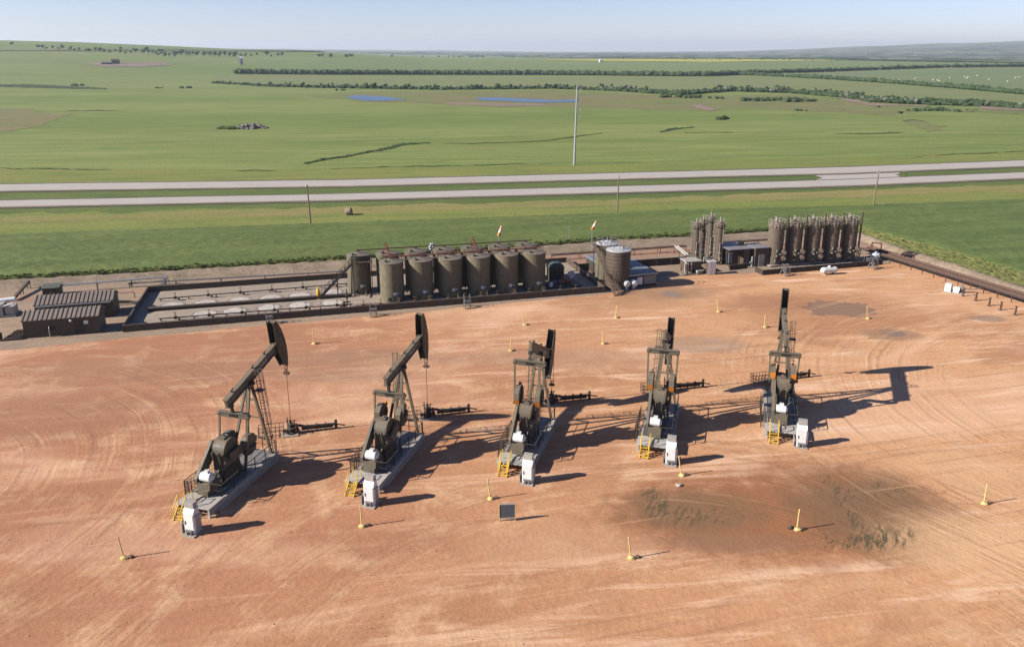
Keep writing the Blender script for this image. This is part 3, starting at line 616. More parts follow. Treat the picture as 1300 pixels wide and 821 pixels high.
# rock pile left standing in the field
rk = MB()
ROCKM = paint('field_rock', (0.17, 0.155, 0.135), 0.9, dirt=0.4)
for k in range(70):
    a, q = random.uniform(0, 6.28), random.random() ** 0.6; hh_ = (1 - q) * 2.6
    lump(rk, (math.cos(a) * q * 8 + 1, math.sin(a) * q * 6, hh_ * random.uniform(0.4, 1)), random.uniform(0.5, 1.4), (1, 1, 0.8), 1, 0.5, k)
gr = MB()
for k in range(26): lump(gr, (-9 + random.uniform(-6, 6), random.uniform(-6, 3), 0.4), random.uniform(0.7, 1.3), (1.4, 1.2, 0.7), 1, 0.5, k)
t_ = thing('rock_pile', 'grey heap of field stones with scrub in the wheat', 'rock pile', G(317, 163)); rk.build('stones', ROCKM, t_); gr.build('scrub', GULLY, t_)
# round bales on the far right field
bm_ = MB(); bm_.lathe([(0.01, -0.8), (0.85, -0.8), (0.95, -0.6), (0.95, 0.6), (0.85, 0.8), (0.01, 0.8)], (0, 0, 0.95), 14, Matrix.Rotation(R(90), 3, 'Y')); STRAWW = paint('pale_bale', (0.4, 0.36, 0.25), 0.9, dirt=0.2)
bale0 = bm_.build('round_bale', STRAWW); bale0.scale = (1.1,) * 3
BP = [(1117, 101), (1121, 101.5), (1141, 103), (1162, 101), (1185, 102.5), (1190, 103), (1193, 104), (1206, 100), (1225, 98.5), (1229, 99), (1227, 100.5), (1241, 97), (1255, 102), (1279, 104.5), (1290, 100), (1294, 99)]
for i, q in enumerate(BP):
    o = bale0 if i == 0 else bale0.copy()
    if i: COL.objects.link(o)
    o.location = G(*q); o.rotation_euler.z = random.uniform(0, 3); tag(o, 'pale round bale scattered on the far right field', 'bale', 'round bales on the far right field')
hb = MB(); hb.lathe([(0.01, -0.75), (0.7, -0.75), (0.86, -0.6), (0.9, 0), (0.86, 0.6), (0.7, 0.75), (0.01, 0.75)], (0, 0, 0.8), 18, Matrix.Rotation(R(75), 3, 'Y'))
o = hb.build('old_bale', paint('weathered_hay', (0.24, 0.18, 0.12), 0.95, dirt=0.3, scale=3), None, G(443, 273)); tag(o, 'weathered brown round bale on the roadside verge', 'bale')
# far farm buildings
def barn(name, label, cat, p, L, W, H, wall, roof, rz=0.3, bin_=False):
    t_ = thing(name, label, cat, p, rz); a = MB(); a.bx(-L / 2, L / 2, -W / 2, W / 2, 0, H); a.prism([(-W / 2, H + .002), (W / 2, H + .002), (0, H + W * .28)], -L / 2 + .05, L / 2 - .05) if False else None
    a.build('wall', wall, t_); r_ = MB(); r_.add([(-L / 2 - .3, -W / 2 - .3, H), (L / 2 + .3, -W / 2 - .3, H), (L / 2 + .3, 0, H + W * .3), (-L / 2 - .3, 0, H + W * .3), (L / 2 + .3, W / 2 + .3, H), (-L / 2 - .3, W / 2 + .3, H)], [(0, 1, 2, 3), (3, 2, 4, 5), (0, 3, 5), (1, 4, 2), (0, 5, 4, 1)]); r_.build('roof', roof, t_)
    d_ = MB(); d_.bx(-L * .12, L * .12, -W / 2 - .06, -W / 2 - .01, 0.02, H * .75); d_.build('door', DARK, t_); return t_
barn('grain_elevator', 'tall white farm building on the far left field', 'building', G(307, 82.5), 7, 7, 12, WHITE, ALU); barn('white_barn', 'small white barn beside the far yellow canola strip', 'barn', G(763, 79), 9, 8, 5, WHITE, ALU)
barn('dark_shed', 'dark farm shed on the bare far left yard', 'shed', G(147, 81.5), 12, 8, 6, BROWN_D, DARK); barn('purple_shed', 'low dark shed left of the other far yard shed', 'shed', G(136, 82.2), 16, 6, 3, DARK, SLATE)
tw = MB()
for i in range(70):
    x = random.uniform(880, 1310); y = lerp_tab([(880, 71), (1000, 68), (1100, 66), (1310, 62)], x) + random.uniform(-2, 7); p = G(x, y); s_ = random.uniform(3.5, 9); tw.box(p + Vector((0, 0, s_ * .3)), (s_ * 1.6, s_, s_ * .7), random.uniform(0, 3))
tag(tw.build('distant_town', PALE), 'pale specks of a distant town on the hazy right plain', None, None, 'stuff')
mb = MB()
for i in range(420):
    x = random.uniform(430, 1330); lo, hi = lerp_tab([(430, 66), (700, 69.5), (1000, 66), (1330, 58)], x), lerp_tab([(430, 68), (700, 73), (1330, 80)], x); p = G(x, random.uniform(lo, hi)); s_ = random.uniform(8, 22)
    lump(mb, p, s_, (random.uniform(1, 5), 1, .45), 1, .4, i)
mb2 = mb
tag(mb2.build('distant_woods', LEAF), 'scattered dark woods on the distant hazy plain', None, None, 'stuff')

# ------------------------------------------------------------------ poles
def wood_pole(base, top, label):
    b_ = G(*base); h = 8.9; t_ = thing('power_pole', label, 'pole', b_); m_ = MB(); lean = (top[0] - base[0]) * 0.006
    m_.tube((0, 0, 0), (lean * h, 0, h), 0.19, 10, 0.13); m_.build('pole', WOOD, t_)
    c_ = MB(); c_.bar((lean * h - .1, -.9, h - .5), (lean * h - .1, .9, h - .5), .1, .12); c_.build('crossarm', WOOD, t_)
    for s_ in (-.8, 0.25, .8): i_ = MB(); i_.lathe([(.01, 0), (.05, 0), (.08, .1), (.04, .2), (.01, .2)], (lean * h - .1, s_, h - .44), 8); i_.build('insulator', GALV, t_)
wood_pole((394.5, 285.5), (391, 234), 'wooden power pole on the verge at left'); wood_pole((783.5, 270.5), (785, 222), 'upright wooden power pole on the verge in the middle'); wood_pole((1108.5, 262.5), (1114, 217), 'leaning wooden power pole on the verge at right')
t_ = thing('transmission_pole', 'tall grey steel transmission pole beyond the highway', 'pole', G(729, 209.5)); m_ = MB(); m_.tube((0, 0, 0), (0.4, 0, 26.2), .42, 12, .2); m_.build('pole', GALV, t_)
for z_, s_ in ((24.6, 1), (21.6, 1), (18.4, 1), (16.4, 1)):
    a_ = MB(); a_.tube((.3, 0, z_), (.3 + s_ * 1.3, 0, z_ + .25), .09, 8, .05); a_.tube((.3 + s_ * 1.3, 0, z_ + .3), (.3 + s_ * 1.3, 0, z_ - .5), .1, 8); a_.build('insulator_arm', GALV, t_)
t_ = thing('whip_antenna', 'thin grey mast at the crop edge behind the pad', 'mast', G(722.5, 307)); m_ = MB(); m_.tube((0, 0, 0), (0, 0, 3.0), .06, 8, .04); m_.build('pole', GALV, t_); m_ = MB(); m_.bx(-.25, .25, -.12, .12, 2.9, 3.2); m_.build('lamp_head', GALV, t_)
#@@PADTHINGS
# ------------------------------------------------------------------ five pumping units
AXIS = R(74.2)
def P(u, v, h): return Vector((u + 10, -v, h))
def pump_jack(wellpx, theta, crank, side, label, tips=2):
    W = G(*wellpx); Ux = Vector((math.cos(AXIS), math.sin(AXIS), 0))
    t = thing('pump_jack', label, 'pump jack', W - Ux * 10, AXIS, 'pump jacks in a row on the red pad')
    th = R(theta); PV = Vector((-6.0, 0, 8.55))
    def B(x, v, z):       # beam frame: x ahead of the pivot along the beam, z above its centre line
        return P(PV.x + x * math.cos(th) - z * math.sin(th), v, PV.z + x * math.sin(th) + z * math.cos(th))
    # skid and decks
    m = MB()
    for v in (-1.42, 1.52):
        m.bar(P(-15.3, v, .62), P(-4.9, v, .62), .16, .5); m.bar(P(-15.3, v, .35), P(-4.9, v, .35), .34, .06); m.bar(P(-15.3, v, .895), P(-4.9, v, .895), .34, .06)
    for u in (-13, -11, -9, -7, -5.1): m.bar(P(u, -1.4, .6), P(u, 1.5, .6), .14, .4)
    m.build('skid', PALE, t)
    m = MB(); m.bx(-4.1, 5.0, -1.7, 1.6, 0, .32); m.build('concrete_base', CONC, t)
    m = MB(); m.bx(-3.1, 4.95, -1.3, 1.2, .84, .88); m.build('grating', STEEL, t)
    m = MB(); m.bx(-5.45, -3.42, .05, 1.62, .93, 1.0); m.bx(-5.45, -3.42, -1.68, -.01, .93, 1.0)
    for x in (-5.2, -3.7):
        for y in (1.4, -1.5): m.bx(x - .08, x + .08, y - .08, y + .08, 0, .93)
    m.build('front_deck', DECK, t)
    # Samson post
    m = MB(); ap = 7.95
    for v in (-1, 1):
        m.bar(P(-6.05, .22 * v, ap), P(-5.5, 1.25 * v, .9), .2, .22, up=(0, 1, 0)); m.bar(P(-6.3, .16 * v, ap), P(-8.9, .75 * v, .9), .18, .22, up=(0, 1, 0))
    for h in (2.6, 4.6, 6.4):
        f = (ap - h) / (ap - .9); m.bar(P(-6.05 + .55 * f, -.22 - 1.03 * f, h), P(-6.05 + .55 * f, .22 + 1.03 * f, h), .1, .12)
    m.bx(3.55, 4.25, -.42, .42, ap - .1, ap + .12); m.build('samson_post', OLIVE, t)
    m = MB(); m.tube(P(-6, -.42, 8.12), P(-6, .42, 8.12), .2, 14); m.bx(3.7, 4.3, -.2, .2, 8.1, 8.3); m.build('saddle_bearing', DARK, t)
    # walking beam: flanges and web
    m = MB(); a, c = B(-3.75, 0, .44), B(4.75, 0, .44); upb = (c - a).cross(Vector((0, 1, 0)))
    m.bar(B(-3.75, 0, .4), B(4.75, 0, .4), .46, .08); m.bar(B(-3.75, 0, -.4), B(4.75, 0, -.4), .46, .08); m.bar(B(-3.74, 0, 0), B(4.7, 0, 0), .26, .78)
    beam = m.build('walking_beam', OLIVE, t)
    m = MB()
    for k in range(6): m.bar(B(1.6 + k * .22, 0.138, -.12 + .05 * (k % 2)), B(1.73 + k * .22, 0.138, -.12 + .05 * (k % 2)), .012, .26)
    for k in range(6): m.bar(B(1.6 + k * .22, -.138, -.12 + .05 * (k % 2)), B(1.73 + k * .22, -.138, -.12 + .05 * (k % 2)), .012, .26)
    lg = m.build('maker_lettering', GALV, beam)
    m = MB()
    for x in (-2.6, .8, 2.9): m.tube(B(x, 0, .5), B(x, 0, .66), .09, 8); m.tube(B(x, 0, .64), B(x + .28, 0, .64), .06, 8)
    m.build('lifting_lug', DARK, beam)
    # horsehead: arc plate of radius 6 about the pivot
    RH = 6.0; half = R(25.5); poly = []
    for k in range(17):
        q = -half + 2 * half * k / 16; poly.append((RH * math.cos(q), RH * math.sin(q)))
    poly += [(RH * math.cos(half) - .55, RH * math.sin(half) - .02), (4.55, .62), (4.55, -.62), (RH * math.cos(half) - .35, -RH * math.sin(half) + .02)]
    m = MB(); m.prism(poly, -.36, -.31); m.prism(poly, .31, .36)
    arc = poly[:17]; m.prism(arc + [(x * .955, z * .955) for x, z in arc[::-1]], -.312, .312); m.prism([(4.55, .5), (4.75, .5), (4.75, -.5), (4.55, -.5)], -.312, .312)
    m.v = [tuple(B(x, -y, z)) for x, y, z in m.v]; hd = m.build('horse_head', OLIVE_D, t)
    m = MB(); q = MB()
    for s in (-.361, .361):
        for k in (-2, -1, 0, 1, 2):
            A_ = R(k * 8); m.bar(B(5.1 + .12 * abs(k), s, k * .62), B(5.55, s, k * .68), .03, .22)
    m.build('stiffener', OLIVE, hd)
    carr = 6.7 - 6 * R(17 - theta); m = MB()
    top = max(carr + .4, min(8.55, PV.z + RH * math.sin(th + half)))
    hb_ = max(-half + th, 0) if th - half > 0 else 0
    for s in (-.17, .17):
        pts = [P(0.04, s, carr)]; q0 = 0.0
        if th - half > 0: q0 = th - half
        pts.append(P(PV.x + 6.04 * math.cos(q0), s, PV.z + 6.04 * math.sin(q0)))
        for k in range(1, 7):
            qq = q0 + (th + half - q0) * k / 6; pts.append(P(PV.x + 6.04 * math.cos(qq), s, PV.z + 6.04 * math.sin(qq)))
        for a_, b_ in zip(pts, pts[1:]): m.tube(a_, b_, .032, 6)
    m.build('bridle', CABLE, t)
    m = MB(); m.box(P(0.04, 0, carr), (.3, .62, .16)); m.tube(P(.04, 0, carr), P(.04, 0, carr + .5), .07, 8); m.tube(P(.04, -.17, carr - .2), P(.04, -.17, carr + .1), .06, 8); m.tube(P(.04, .17, carr - .2), P(.04, .17, carr + .1), .06, 8); cb = m.build('carrier_bar', RUST, t)
    m = MB(); m.tube(P(.04, 0, 1.4), P(.04, 0, carr), .03, 6); m.build('polished_rod', CABLE, t)
    # gear reducer on its pedestal
    HU, HH = -10.5, 3.35
    m = MB(); pl = []
    for k in range(13): q_ = math.pi * k / 12; pl.append((HU + 10 + .15 + 1.05 * math.cos(q_), 3.75 + 1.0 * math.sin(q_)))
    pl += [(HU + 10 - 1.0, 2.2), (HU + 10 + 1.3, 2.2)]; m.prism(pl, -.5, .5); m.prism([(x * 1.0, z + .01) for x, z in pl[:13]], -.6, -.52); m.prism([(x, z + .01) for x, z in pl[:13]], .52, .6); m.bx(-1.45, 1.0, -.66, .66, 3.3, 3.46); m.box((-.35, 0, 4.78), (.7, .5, .14)); m.tube((-.35, 0, 4.8), (-.35, 0, 5.0), .09, 8); m.tube((-1.2, -.52, 3.0), (-1.2, -.75, 3.0), .32, 14); m.tube((.3, .5, 3.35), (.3, .72, 3.35), .4, 14); m.bar((-1.3, .3, 2.4), (-1.75, .3, 4.0), .08, .3); m.bar((-1.3, -.3, 2.4), (-1.75, -.3, 4.0), .08, .3)
    gb = m.build('gear_reducer', OLIVE, t)
    m = MB(); m.prism([(-1.7, .9), (1.1, .9), (.7, 2.25), (-1.3, 2.25)], -.55, .55); m.build('pedestal', OLIVE_D, t)
    m = MB(); m.tube(P(HU, -1.05, HH), P(HU, 1.05, HH), .22, 14); m.build('crank_shaft', DARK, t)
    # cranks, counterweights, pitmans, equalizer
    ca = R(crank); EQ = B(-3.25, 0, -1.55)
    def C(x, v, z): return P(HU + x * math.cos(ca) - z * math.sin(ca), v, HH + x * math.sin(ca) + z * math.cos(ca))
    for s in (-1, 1):
        m = MB(); m.bar(C(-.55, .98 * s, 0), C(3.2, .98 * s, 0), .2, .62, up=(0, 1, 0)); m.v = list(m.v)
        ck = MB(); pc = [(-.55, -.36), (.3, -.42), (3.25, -.24), (3.25, .24), (.3, .42), (-.55, .36)]; ck.prism(pc, -.1, .1); ck.v = [tuple(C(x, .98 * s + y, z)) for x, y, z in ck.v]
        cko = ck.build('crank', OLIVE, t)
        tipm = MB() if tips in (1, 3) else None
        if tipm: tipm.prism([(2.98, -.255), (3.27, -.255), (3.27, .255), (2.98, .255)], -.11, .11)
        if tipm: tipm.v = [tuple(C(x, .98 * s + y, z)) for x, y, z in tipm.v]; tipm.build('orange_crank_end', ORANGE, cko)
        for e in (-1, 1):
            wm = MB(); wp = [(1.1, .3 * e), (2.95, .26 * e), (2.7, .78 * e), (2.1, .98 * e), (1.5, .86 * e)]
            wm.prism(wp, -.24, .24); wm.v = [tuple(C(x, 1.02 * s + y, z)) for x, y, z in wm.v]; wm.build('counterweight', OLIVE if e > 0 else OLIVE_D, cko)
            mk = MB()
            if e < 0 or tips < 2: continue
            mk.prism([(1.09, .3), (1.09, .4), (1.49, .875), (1.5, .7), (1.25, .38)], -.25, .25); mk.v = [tuple(C(x, 1.02 * s + y, z)) for x, y, z in mk.v]; mk.build('orange_edge', ORANGE, cko)
        pin = C(1.25, 1.36 * s, 0); m = MB(); m.bar(pin, Vector((EQ.x, -1.45 * s, EQ.z)), .12, .16, up=(0, 1, 0)); m.tube(C(1.25, 1.0 * s, 0), C(1.25, 1.5 * s, 0), .16, 12); m.tube(Vector((EQ.x, -1.32 * s, EQ.z)), Vector((EQ.x, -1.6 * s, EQ.z)), .2, 10)
        m.build('pitman_arm', OLIVE, t)
    m = MB(); m.bar(EQ + Vector((0, -1.5, 0)), EQ + Vector((0, 1.5, 0)), .28, .26); m.bar(EQ + Vector((-.02, -1.5, .2)), EQ + Vector((-.02, 1.5, .2)), .46, .06); m.bar(EQ + Vector((-.02, -1.5, -.2)), EQ + Vector((-.02, 1.5, -.2)), .4, .06); eqo = m.build('equalizer', OLIVE, t)
    m = MB()
    for k in range(4): m.box(EQ + Vector((-.19, -.36 + k * .22, 0)), (.05, .13, .26))
    m.build('bolt_plate', DARK, eqo)
    m = MB(); m.tube(B(-3.25, -.2, -.55), B(-3.25, .2, -.55), .2, 10); m.bar(EQ, B(-3.25, 0, -.5), .2, .24); m.build('equalizer_bearing', DARK, t)
    # belt guard, white motor, brake lever
    m = MB(); bp = [(-10.3, 4.45), (-10.35, 3.6), (-12.9, 1.65), (-13.45, 1.75), (-13.5, 2.3), (-11.0, 4.6)]; m.prism([(x + 10, z) for x, z in bp], .74, 1.0); m.build('belt_guard', OLIVE, t, None)
    m = MB(); m.tube(P(-12.95, -.62, 2.35), P(-12.95, .32, 2.35), .42, 16); m.tube(P(-12.95, .32, 2.35), P(-12.95, .5, 2.35), .34, 16, .2); m.bx(-3.1, -2.75, -.1, .3, 2.6, 2.95); m.build('motor', WHITE, t)
    m = MB(); m.prism([(-3.7, .9), (-1.9, .9), (-2.2, 1.95), (-3.5, 1.95)], -.5, .7); m.build('motor_stand', OLIVE, t)
    m = MB(); m.bar(P(-13.6, .3, .95), P(-12.2, .55, 2.7), .09, .09); m.tube(P(-13.3, -.2, 1.0), P(-11.5, .2, 1.6), .12, 8); m.tube(P(-13.9, .1, 1.05), P(-13.2, .6, 1.6), .1, 8); m.bx(-3.9, -3.5, -.5, -.1, .9, 1.5); m.build('brake_lever', OLIVE, t)
    # railings
    def rail(name, pts, h0=.9, hh_=1.15, mesh=False):
        m = MB()
        for a_, b_ in zip(pts, pts[1:]):
            a3, b3 = P(a_[0], a_[1], h0), P(b_[0], b_[1], h0); n = max(1, round((b3 - a3).length / 1.5))
            for k in range(n + 1): q_ = a3.lerp(b3, k / n); m.bar(q_, q_ + Vector((0, 0, hh_)), .06, .06)
            for z in ((hh_, hh_ / 2) if not mesh else [hh_ * j / 6 for j in range(1, 7)]): m.bar(a3 + Vector((0, 0, z)), b3 + Vector((0, 0, z)), .05 if z == hh_ else .03, .05 if z == hh_ else .03)
            if mesh:
                for k in range(n * 5 + 1): q_ = a3.lerp(b3, k / (n * 5)); m.bar(q_, q_ + Vector((0, 0, hh_)), .02, .02)
        m.build(name, DARK, t)
    rail('railing', [(-13.4, 1.5), (-5.2, 1.5)]); rail('railing', [(-13.4, -1.45), (-13.4, -.5)]); rail('railing', [(-13.4, .4), (-13.4, 1.5)]); rail('railing', [(-5.0, -1.4), (-5.0, 1.5)])
    rail('guard_screen', [(-13.6, -1.95), (-9.0, -1.95)], .35, 1.7, True); rail('guard_screen', [(-13.6, -1.95), (-13.6, -1.55)], .35, 1.7, True)
    # ladder with cage up one leg of the post
    m = MB(); s = side; b0 = P(-5.3, 1.15 * s, .9); t0 = P(-5.85, .75 * s, 9.4)
    wv_ = Vector((0, .21, 0)); d_ = (t0 - b0)
    for e in (-1, 1): m.bar(b0 + wv_ * e, t0 + wv_ * e, .05, .05)
    for k in range(27): q_ = b0 + d_ * (k / 27 + .01); m.bar(q_ - wv_, q_ + wv_, .03, .03)
    cg = MB()
    for k in range(6):
        q_ = b0 + d_ * (.32 + .13 * k); ring = [q_ + Vector((.02 + .62 * math.sin(a_), .36 * math.cos(a_), 0)) for a_ in [math.pi * j / 8 for j in range(9)]]
        for a_, b_ in zip(ring, ring[1:]): cg.bar(a_, b_, .05, .03)
    for a_ in (.25, .5, .75):
        o_ = Vector((.02 + .62 * math.sin(math.pi * a_), .36 * math.cos(math.pi * a_), 0)); cg.bar(b0 + d_ * .32 + o_, b0 + d_ * .97 + o_, .035, .035)
    lo = m.build('ladder', OLIVE, t); cg.build('ladder_cage', OLIVE, lo)
    m = MB(); m.bx(3.9, 4.6, -.9 * s - .45, -.9 * s + .45, 7.2, 7.26) if False else m.bx(3.9, 4.6, -.8 * s - .4, -.8 * s + .4, 7.3, 7.36); m.build('landing', OLIVE_D, lo)
    # yellow steps at the front deck
    m = MB()
    for v in (-1.15, -.35):
        m.bar(P(-15.48, v, 1.0), P(-16.35, v, .05), .07, .16); m.bar(P(-16.2, v, .1), P(-16.2, v, 1.15), .05, .05); m.bar(P(-15.5, v, 1.0), P(-15.5, v, 1.95), .05, .05); m.bar(P(-16.2, v, 1.15), P(-15.5, v, 1.95), .05, .05); m.bar(P(-16.2, v, .65), P(-15.5, v, 1.45), .04, .04); m.bar(P(-15.5, v, 1.95), P(-14.7, v, 1.95), .05, .05); m.bar(P(-14.7, v, 1.0), P(-14.7, v, 1.95), .05, .05)
    for k in range(4): m.box(P(-15.6 - .19 * k, -.75, .82 - .22 * k), (.24, .8, .04))
    tag(m.build('yellow_steps', YELLOW, t), 'yellow steps')
    m = MB(); m.bar(P(-14.6, -.2, 1.03), P(-15.5, -.2, 1.03), .1, .06); m.bar(P(-13.4, .05, 1.03), P(-14.6, -.2, 1.03), .07, .06); m.build('conduit', DARK, t)
    return t
JACKS = [((370, 551), 16, 0, 1, 'olive pump jack furthest left, head raised high, ladder up its right leg', 0), ((543, 530), 8, 32, -1, 'olive pump jack second from left with its head raised and cranks tilted upward', 1),
         ((700, 513), -25, 68, -1, 'olive pump jack in the middle of the row with its head dipped'), ((847.5, 497), -23, 60, -1, 'olive pump jack second from right, head dipped, standing behind a bollard and a cabinet'),
         ((985, 484), 4, 35, 1, 'olive pump jack furthest right, its shadow lying alone on open dirt', 3)]
for a in JACKS: pump_jack(*a)

# white control cabinets beside each skid
def cabinet(px, label):
    t = thing('control_cabinet', label, 'control cabinet', G(*px), AXIS + R(180), 'white control cabinets by the pump jacks')
    # local +x faces the front (towards the camera side), y across
    m = MB(); m.bx(-.6, .75, -.6, .6, 0, .16); m.build('plinth', CONC, t)
    m = MB(); m.prism([(-.32, .16), (.4, .16), (.4, 1.95), (.12, 2.35), (-.32, 2.35)], -.46, .46); m.build('cabinet_body', WHITE, t)
    m = MB(); m.bx(.405, .43, -.4, .4, .35, 1.85); d = m.build('cabinet_door', WHITE, t); m = MB(); m.bx(.432, .47, -.34, -.28, 1.0, 1.3); m.build('handle', DARK, d)
    m = MB(); m.bx(-.3, .2, -.4, .4, 2.36, 2.8); m.build('vent_hood', PALE, t)
    m = MB(); m.tube((.5, -.15, .16), (.5, -.15, .45), .14, 10); m.tube((.5, .2, .16), (.5, .2, .5), .09, 8); m.bx(.42, .62, -.3, .3, .45, .56); m.build('cable_gland', STEEL, t)
    m = MB(); m.bx(-.36, .36, .462, .56, .3, 1.7); m.build('side_box', GALV, t)
    m = MB(); m.bx(-.55, .5, -.68, -.62, .15, 1.0); m.build('side_rail', GALV, t)
for q, l in (((246, 676), 'white control cabinet at the steps of the leftmost pump jack'), ((471.5, 640), 'white control cabinet at the steps of the second pump jack from left'), ((670.5, 612), 'white control cabinet in front of the middle pump jack, behind the slate board'), ((851, 588), 'white control cabinet of the second pump jack from right, just behind a yellow marker'), ((1016, 566), 'white control cabinet furthest right, at the foot of the rightmost pump jack')):
    cabinet(q, l)

# wellheads with their flow lines
ROW = R(14.6)
def wellhead(px, label, long=4.4, rail=True):
    t = thing('wellhead', label, 'wellhead', G(*px), ROW, 'wellheads in front of the pump jacks')
    m = MB(); m.bx(-.9, .7, -.75, .75, 0, .14); m.build('cellar_plate', CONC, t)
    m = MB(); m.lathe([(.01, .14), (.42, .14), (.42, .26), (.26, .28), (.26, .6), (.4, .62), (.4, .74), (.2, .76), (.2, 1.05), (.3, 1.07), (.3, 1.17), (.12, 1.18), (.1, 1.6), (.01, 1.6)], (0, 0, 0), 16); m.build('casing_head', DARK, t)
    m = MB(); m.tube((0, 0, .9), (.9, 0, .9), .11, 10); m.tube((-.8, 0, .45), (.8, 0, .45), .12, 10)
    for x, z in ((.55, .9), (.6, .45), (-.6, .45)): m.box((x, 0, z), (.26, .32, .32)); m.tube((x, 0, z), (x, -.42, z), .04, 8); m.lathe([(.14, -.02), (.2, 0), (.14, .02)], (x, -.42, z), 14, Matrix.Rotation(R(90), 3, 'X'))
    m.build('valve', RUST, t)
    m = MB(); m.pipe([(.8, 0, .9), (1.3, 0, .7), (long, .1, .55)], .15, 10); m.tube((1.0, .25, .35), (long - .3, .25, .3), .13, 10); m.tube((long, .1, 0), (long, .1, 1.0), .14, 10)
    for x in (1.6, 2.5, 3.4): m.lathe([(.24, -.08), (.24, .08)], (x, .05, .64), 12, Matrix.Rotation(R(90), 3, 'Y')); m.bar((x, .12, 0), (x, .12, .6), .08, .08)
    m.tube((long - .05, .1, .55), (long + .9, .12, .3), .07, 8); m.build('flow_line', DARK, t)
    m = MB(); m.tube((-.3, .3, 0), (-.3, .3, 1.7), .06, 8); m.tube((.35, .35, 0), (.35, .35, 1.4), .05, 8); m.bar((-.5, .3, 1.3), (.6, .35, 1.3), .05, .05); m.build('gauge_post', RUST, t)
    if rail:
        m = MB()
        for a, b_ in (((-3.1, -.6), (-.7, -.6)), ((-3.1, .5), (-.7, .5)), ((-3.1, -.6), (-3.1, .5))):
            A_, B_ = Vector((*a, 0)), Vector((*b_, 0)); n = max(2, int((B_ - A_).length / .35))
            for z in (.35, .75, 1.15): m.bar(A_ + Vector((0, 0, z)), B_ + Vector((0, 0, z)), .045, .045)
            for k in range(n + 1): q = A_.lerp(B_, k / n); m.bar(q, q + Vector((0, 0, 1.17)), .035, .035)
        m.build('guard_rail', RUST, t)
for a, l in zip(JACKS, ('wellhead with dark flow line under the leftmost pump jack head', 'wellhead under the raised head of the second pump jack from left', 'wellhead with a thick dark flow line by the middle pump jack', 'wellhead behind the pump jack second from right', 'wellhead hidden behind the rightmost pump jack with a caged side')): wellhead(a[0], l)

# yellow anchor markers: leaning post in a lump of footing
def marker(px, tip, label):
    b_ = G(*px); h = 1.9; d_ = (tip[0] - px[0]); t = thing('anchor_marker', label, 'marker post', b_, 0, 'yellow anchor markers on the red pad')
    sc = 1011 / b_.length; lean = d_ / sc
    m = MB(); m.tube((0, 0, 0), (lean, 0, h), .058, 10, .052); m.ball((lean, 0, h), .054, 10, 5); m.build('post', YPALE, t)
    m = MB(); lump(m, (.05, -.05, .1), .25, (1.25, .95, .75), 2, .3, px[0]); m.build('footing', YPALE, t)
    m = MB(); lump(m, (.5, .08, .1), .17, (1.2, 1, .9), 2, .3, px[1]); m.tube((.1, 0, .1), (.5, .08, .12), .05, 6); m.build('anchor_eye', RUST, t)
for a in (((398.5, 437), (398.5, 421), 'yellow marker alone on the open dirt above the two left pump jacks'), ((665.8, 413), (664, 399), 'yellow marker nearest the containment wall, above the middle pump jack'), ((647.7, 446), (649, 432), 'yellow marker at the left shoulder of the middle pump jack'), ((765.5, 437), (764, 423), 'yellow marker between the middle and the next pump jack to the right'),
          ((781.5, 404), (782.5, 393), 'yellow marker below the stairs of the white topped tanks'), ((911.6, 396.5), (909, 385), 'yellow marker on the dirt below the brown door shed'), ((970.7, 416), (970, 402), 'yellow marker left of the top of the rightmost pump jack'), ((1101, 405), (1099, 391), 'yellow marker at the right end of the muddy puddle'),
          ((1248.6, 640), (1248.6, 612), 'yellow marker furthest right, upright on pale dirt'), ((1011.5, 673), (1012, 659), 'short yellow marker in the middle of the stained wet ground'), ((801, 709), (796, 683), 'yellow marker at the lower edge left of the wet ground'), ((865, 604), (860, 589), 'yellow marker right in front of a white cabinet and a small stone'),
          ((622.5, 633.5), (619, 616), 'yellow marker just above the slate board'), ((157.5, 709), (154, 689), 'yellow marker furthest left at the lower edge'), ((459.5, 668.5), (459, 646), 'yellow marker in front of the second pump jack from left')): marker(*a)
# slate board on legs
t = thing('lease_board', 'slate board with pale edge on two legs, alone on dirt', 'board', G(644, 661.5), R(4)); m = MB(); m.bx(-.62, .62, -.03, .03, .38, 1.55); m.build('panel', SLATE, t)
m = MB(); m.bx(-.68, -.62, -.05, .05, 0, 1.62); m.bx(.62, .68, -.05, .05, 0, 1.62); m.build('post', YPALE, t); m = MB(); m.bx(-.62, .62, -.05, .05, 1.55, 1.62); m.bx(-.62, .62, -.05, .05, .31, .38); m.build('frame', PALE, t)
m = MB(); lump(m, (0, 0, .12), .22, (1.3, 1, .8), 2, .3, 4); o = m.build('stone', paint('pale_stone', (.4, .33, .27), .9), None, G(861, 617)); tag(o, 'small pale stone by the marker in front of a cabinet', 'stone')
m = MB(); lump(m, (0, 0, .12), .22, (1, 1, .8), 2, .3, 9); o = m.build('clod', DARK, None, G(1003, 671)); tag(o, 'dark clod beside the marker in the wet stain', 'clod')
random.seed(21)
m = MB()
for k in range(420):
    x = random.uniform(-20, 1320); y = random.uniform(425, 830) if random.random() < .7 else random.uniform(400, 520); p = G(x, y)
    if y < lerp_tab(PAD_T, x) + 6: continue
    lump(m, p + Vector((0, 0, .07)), random.uniform(.02, .065), (1.2, 1, .7), 1, .3, k)
tag(m.build('loose_stones', paint('dirt_clod', (.3, .16, .09), .95), None), 'loose stones and clods scattered over the red dirt', None, None, 'stuff')
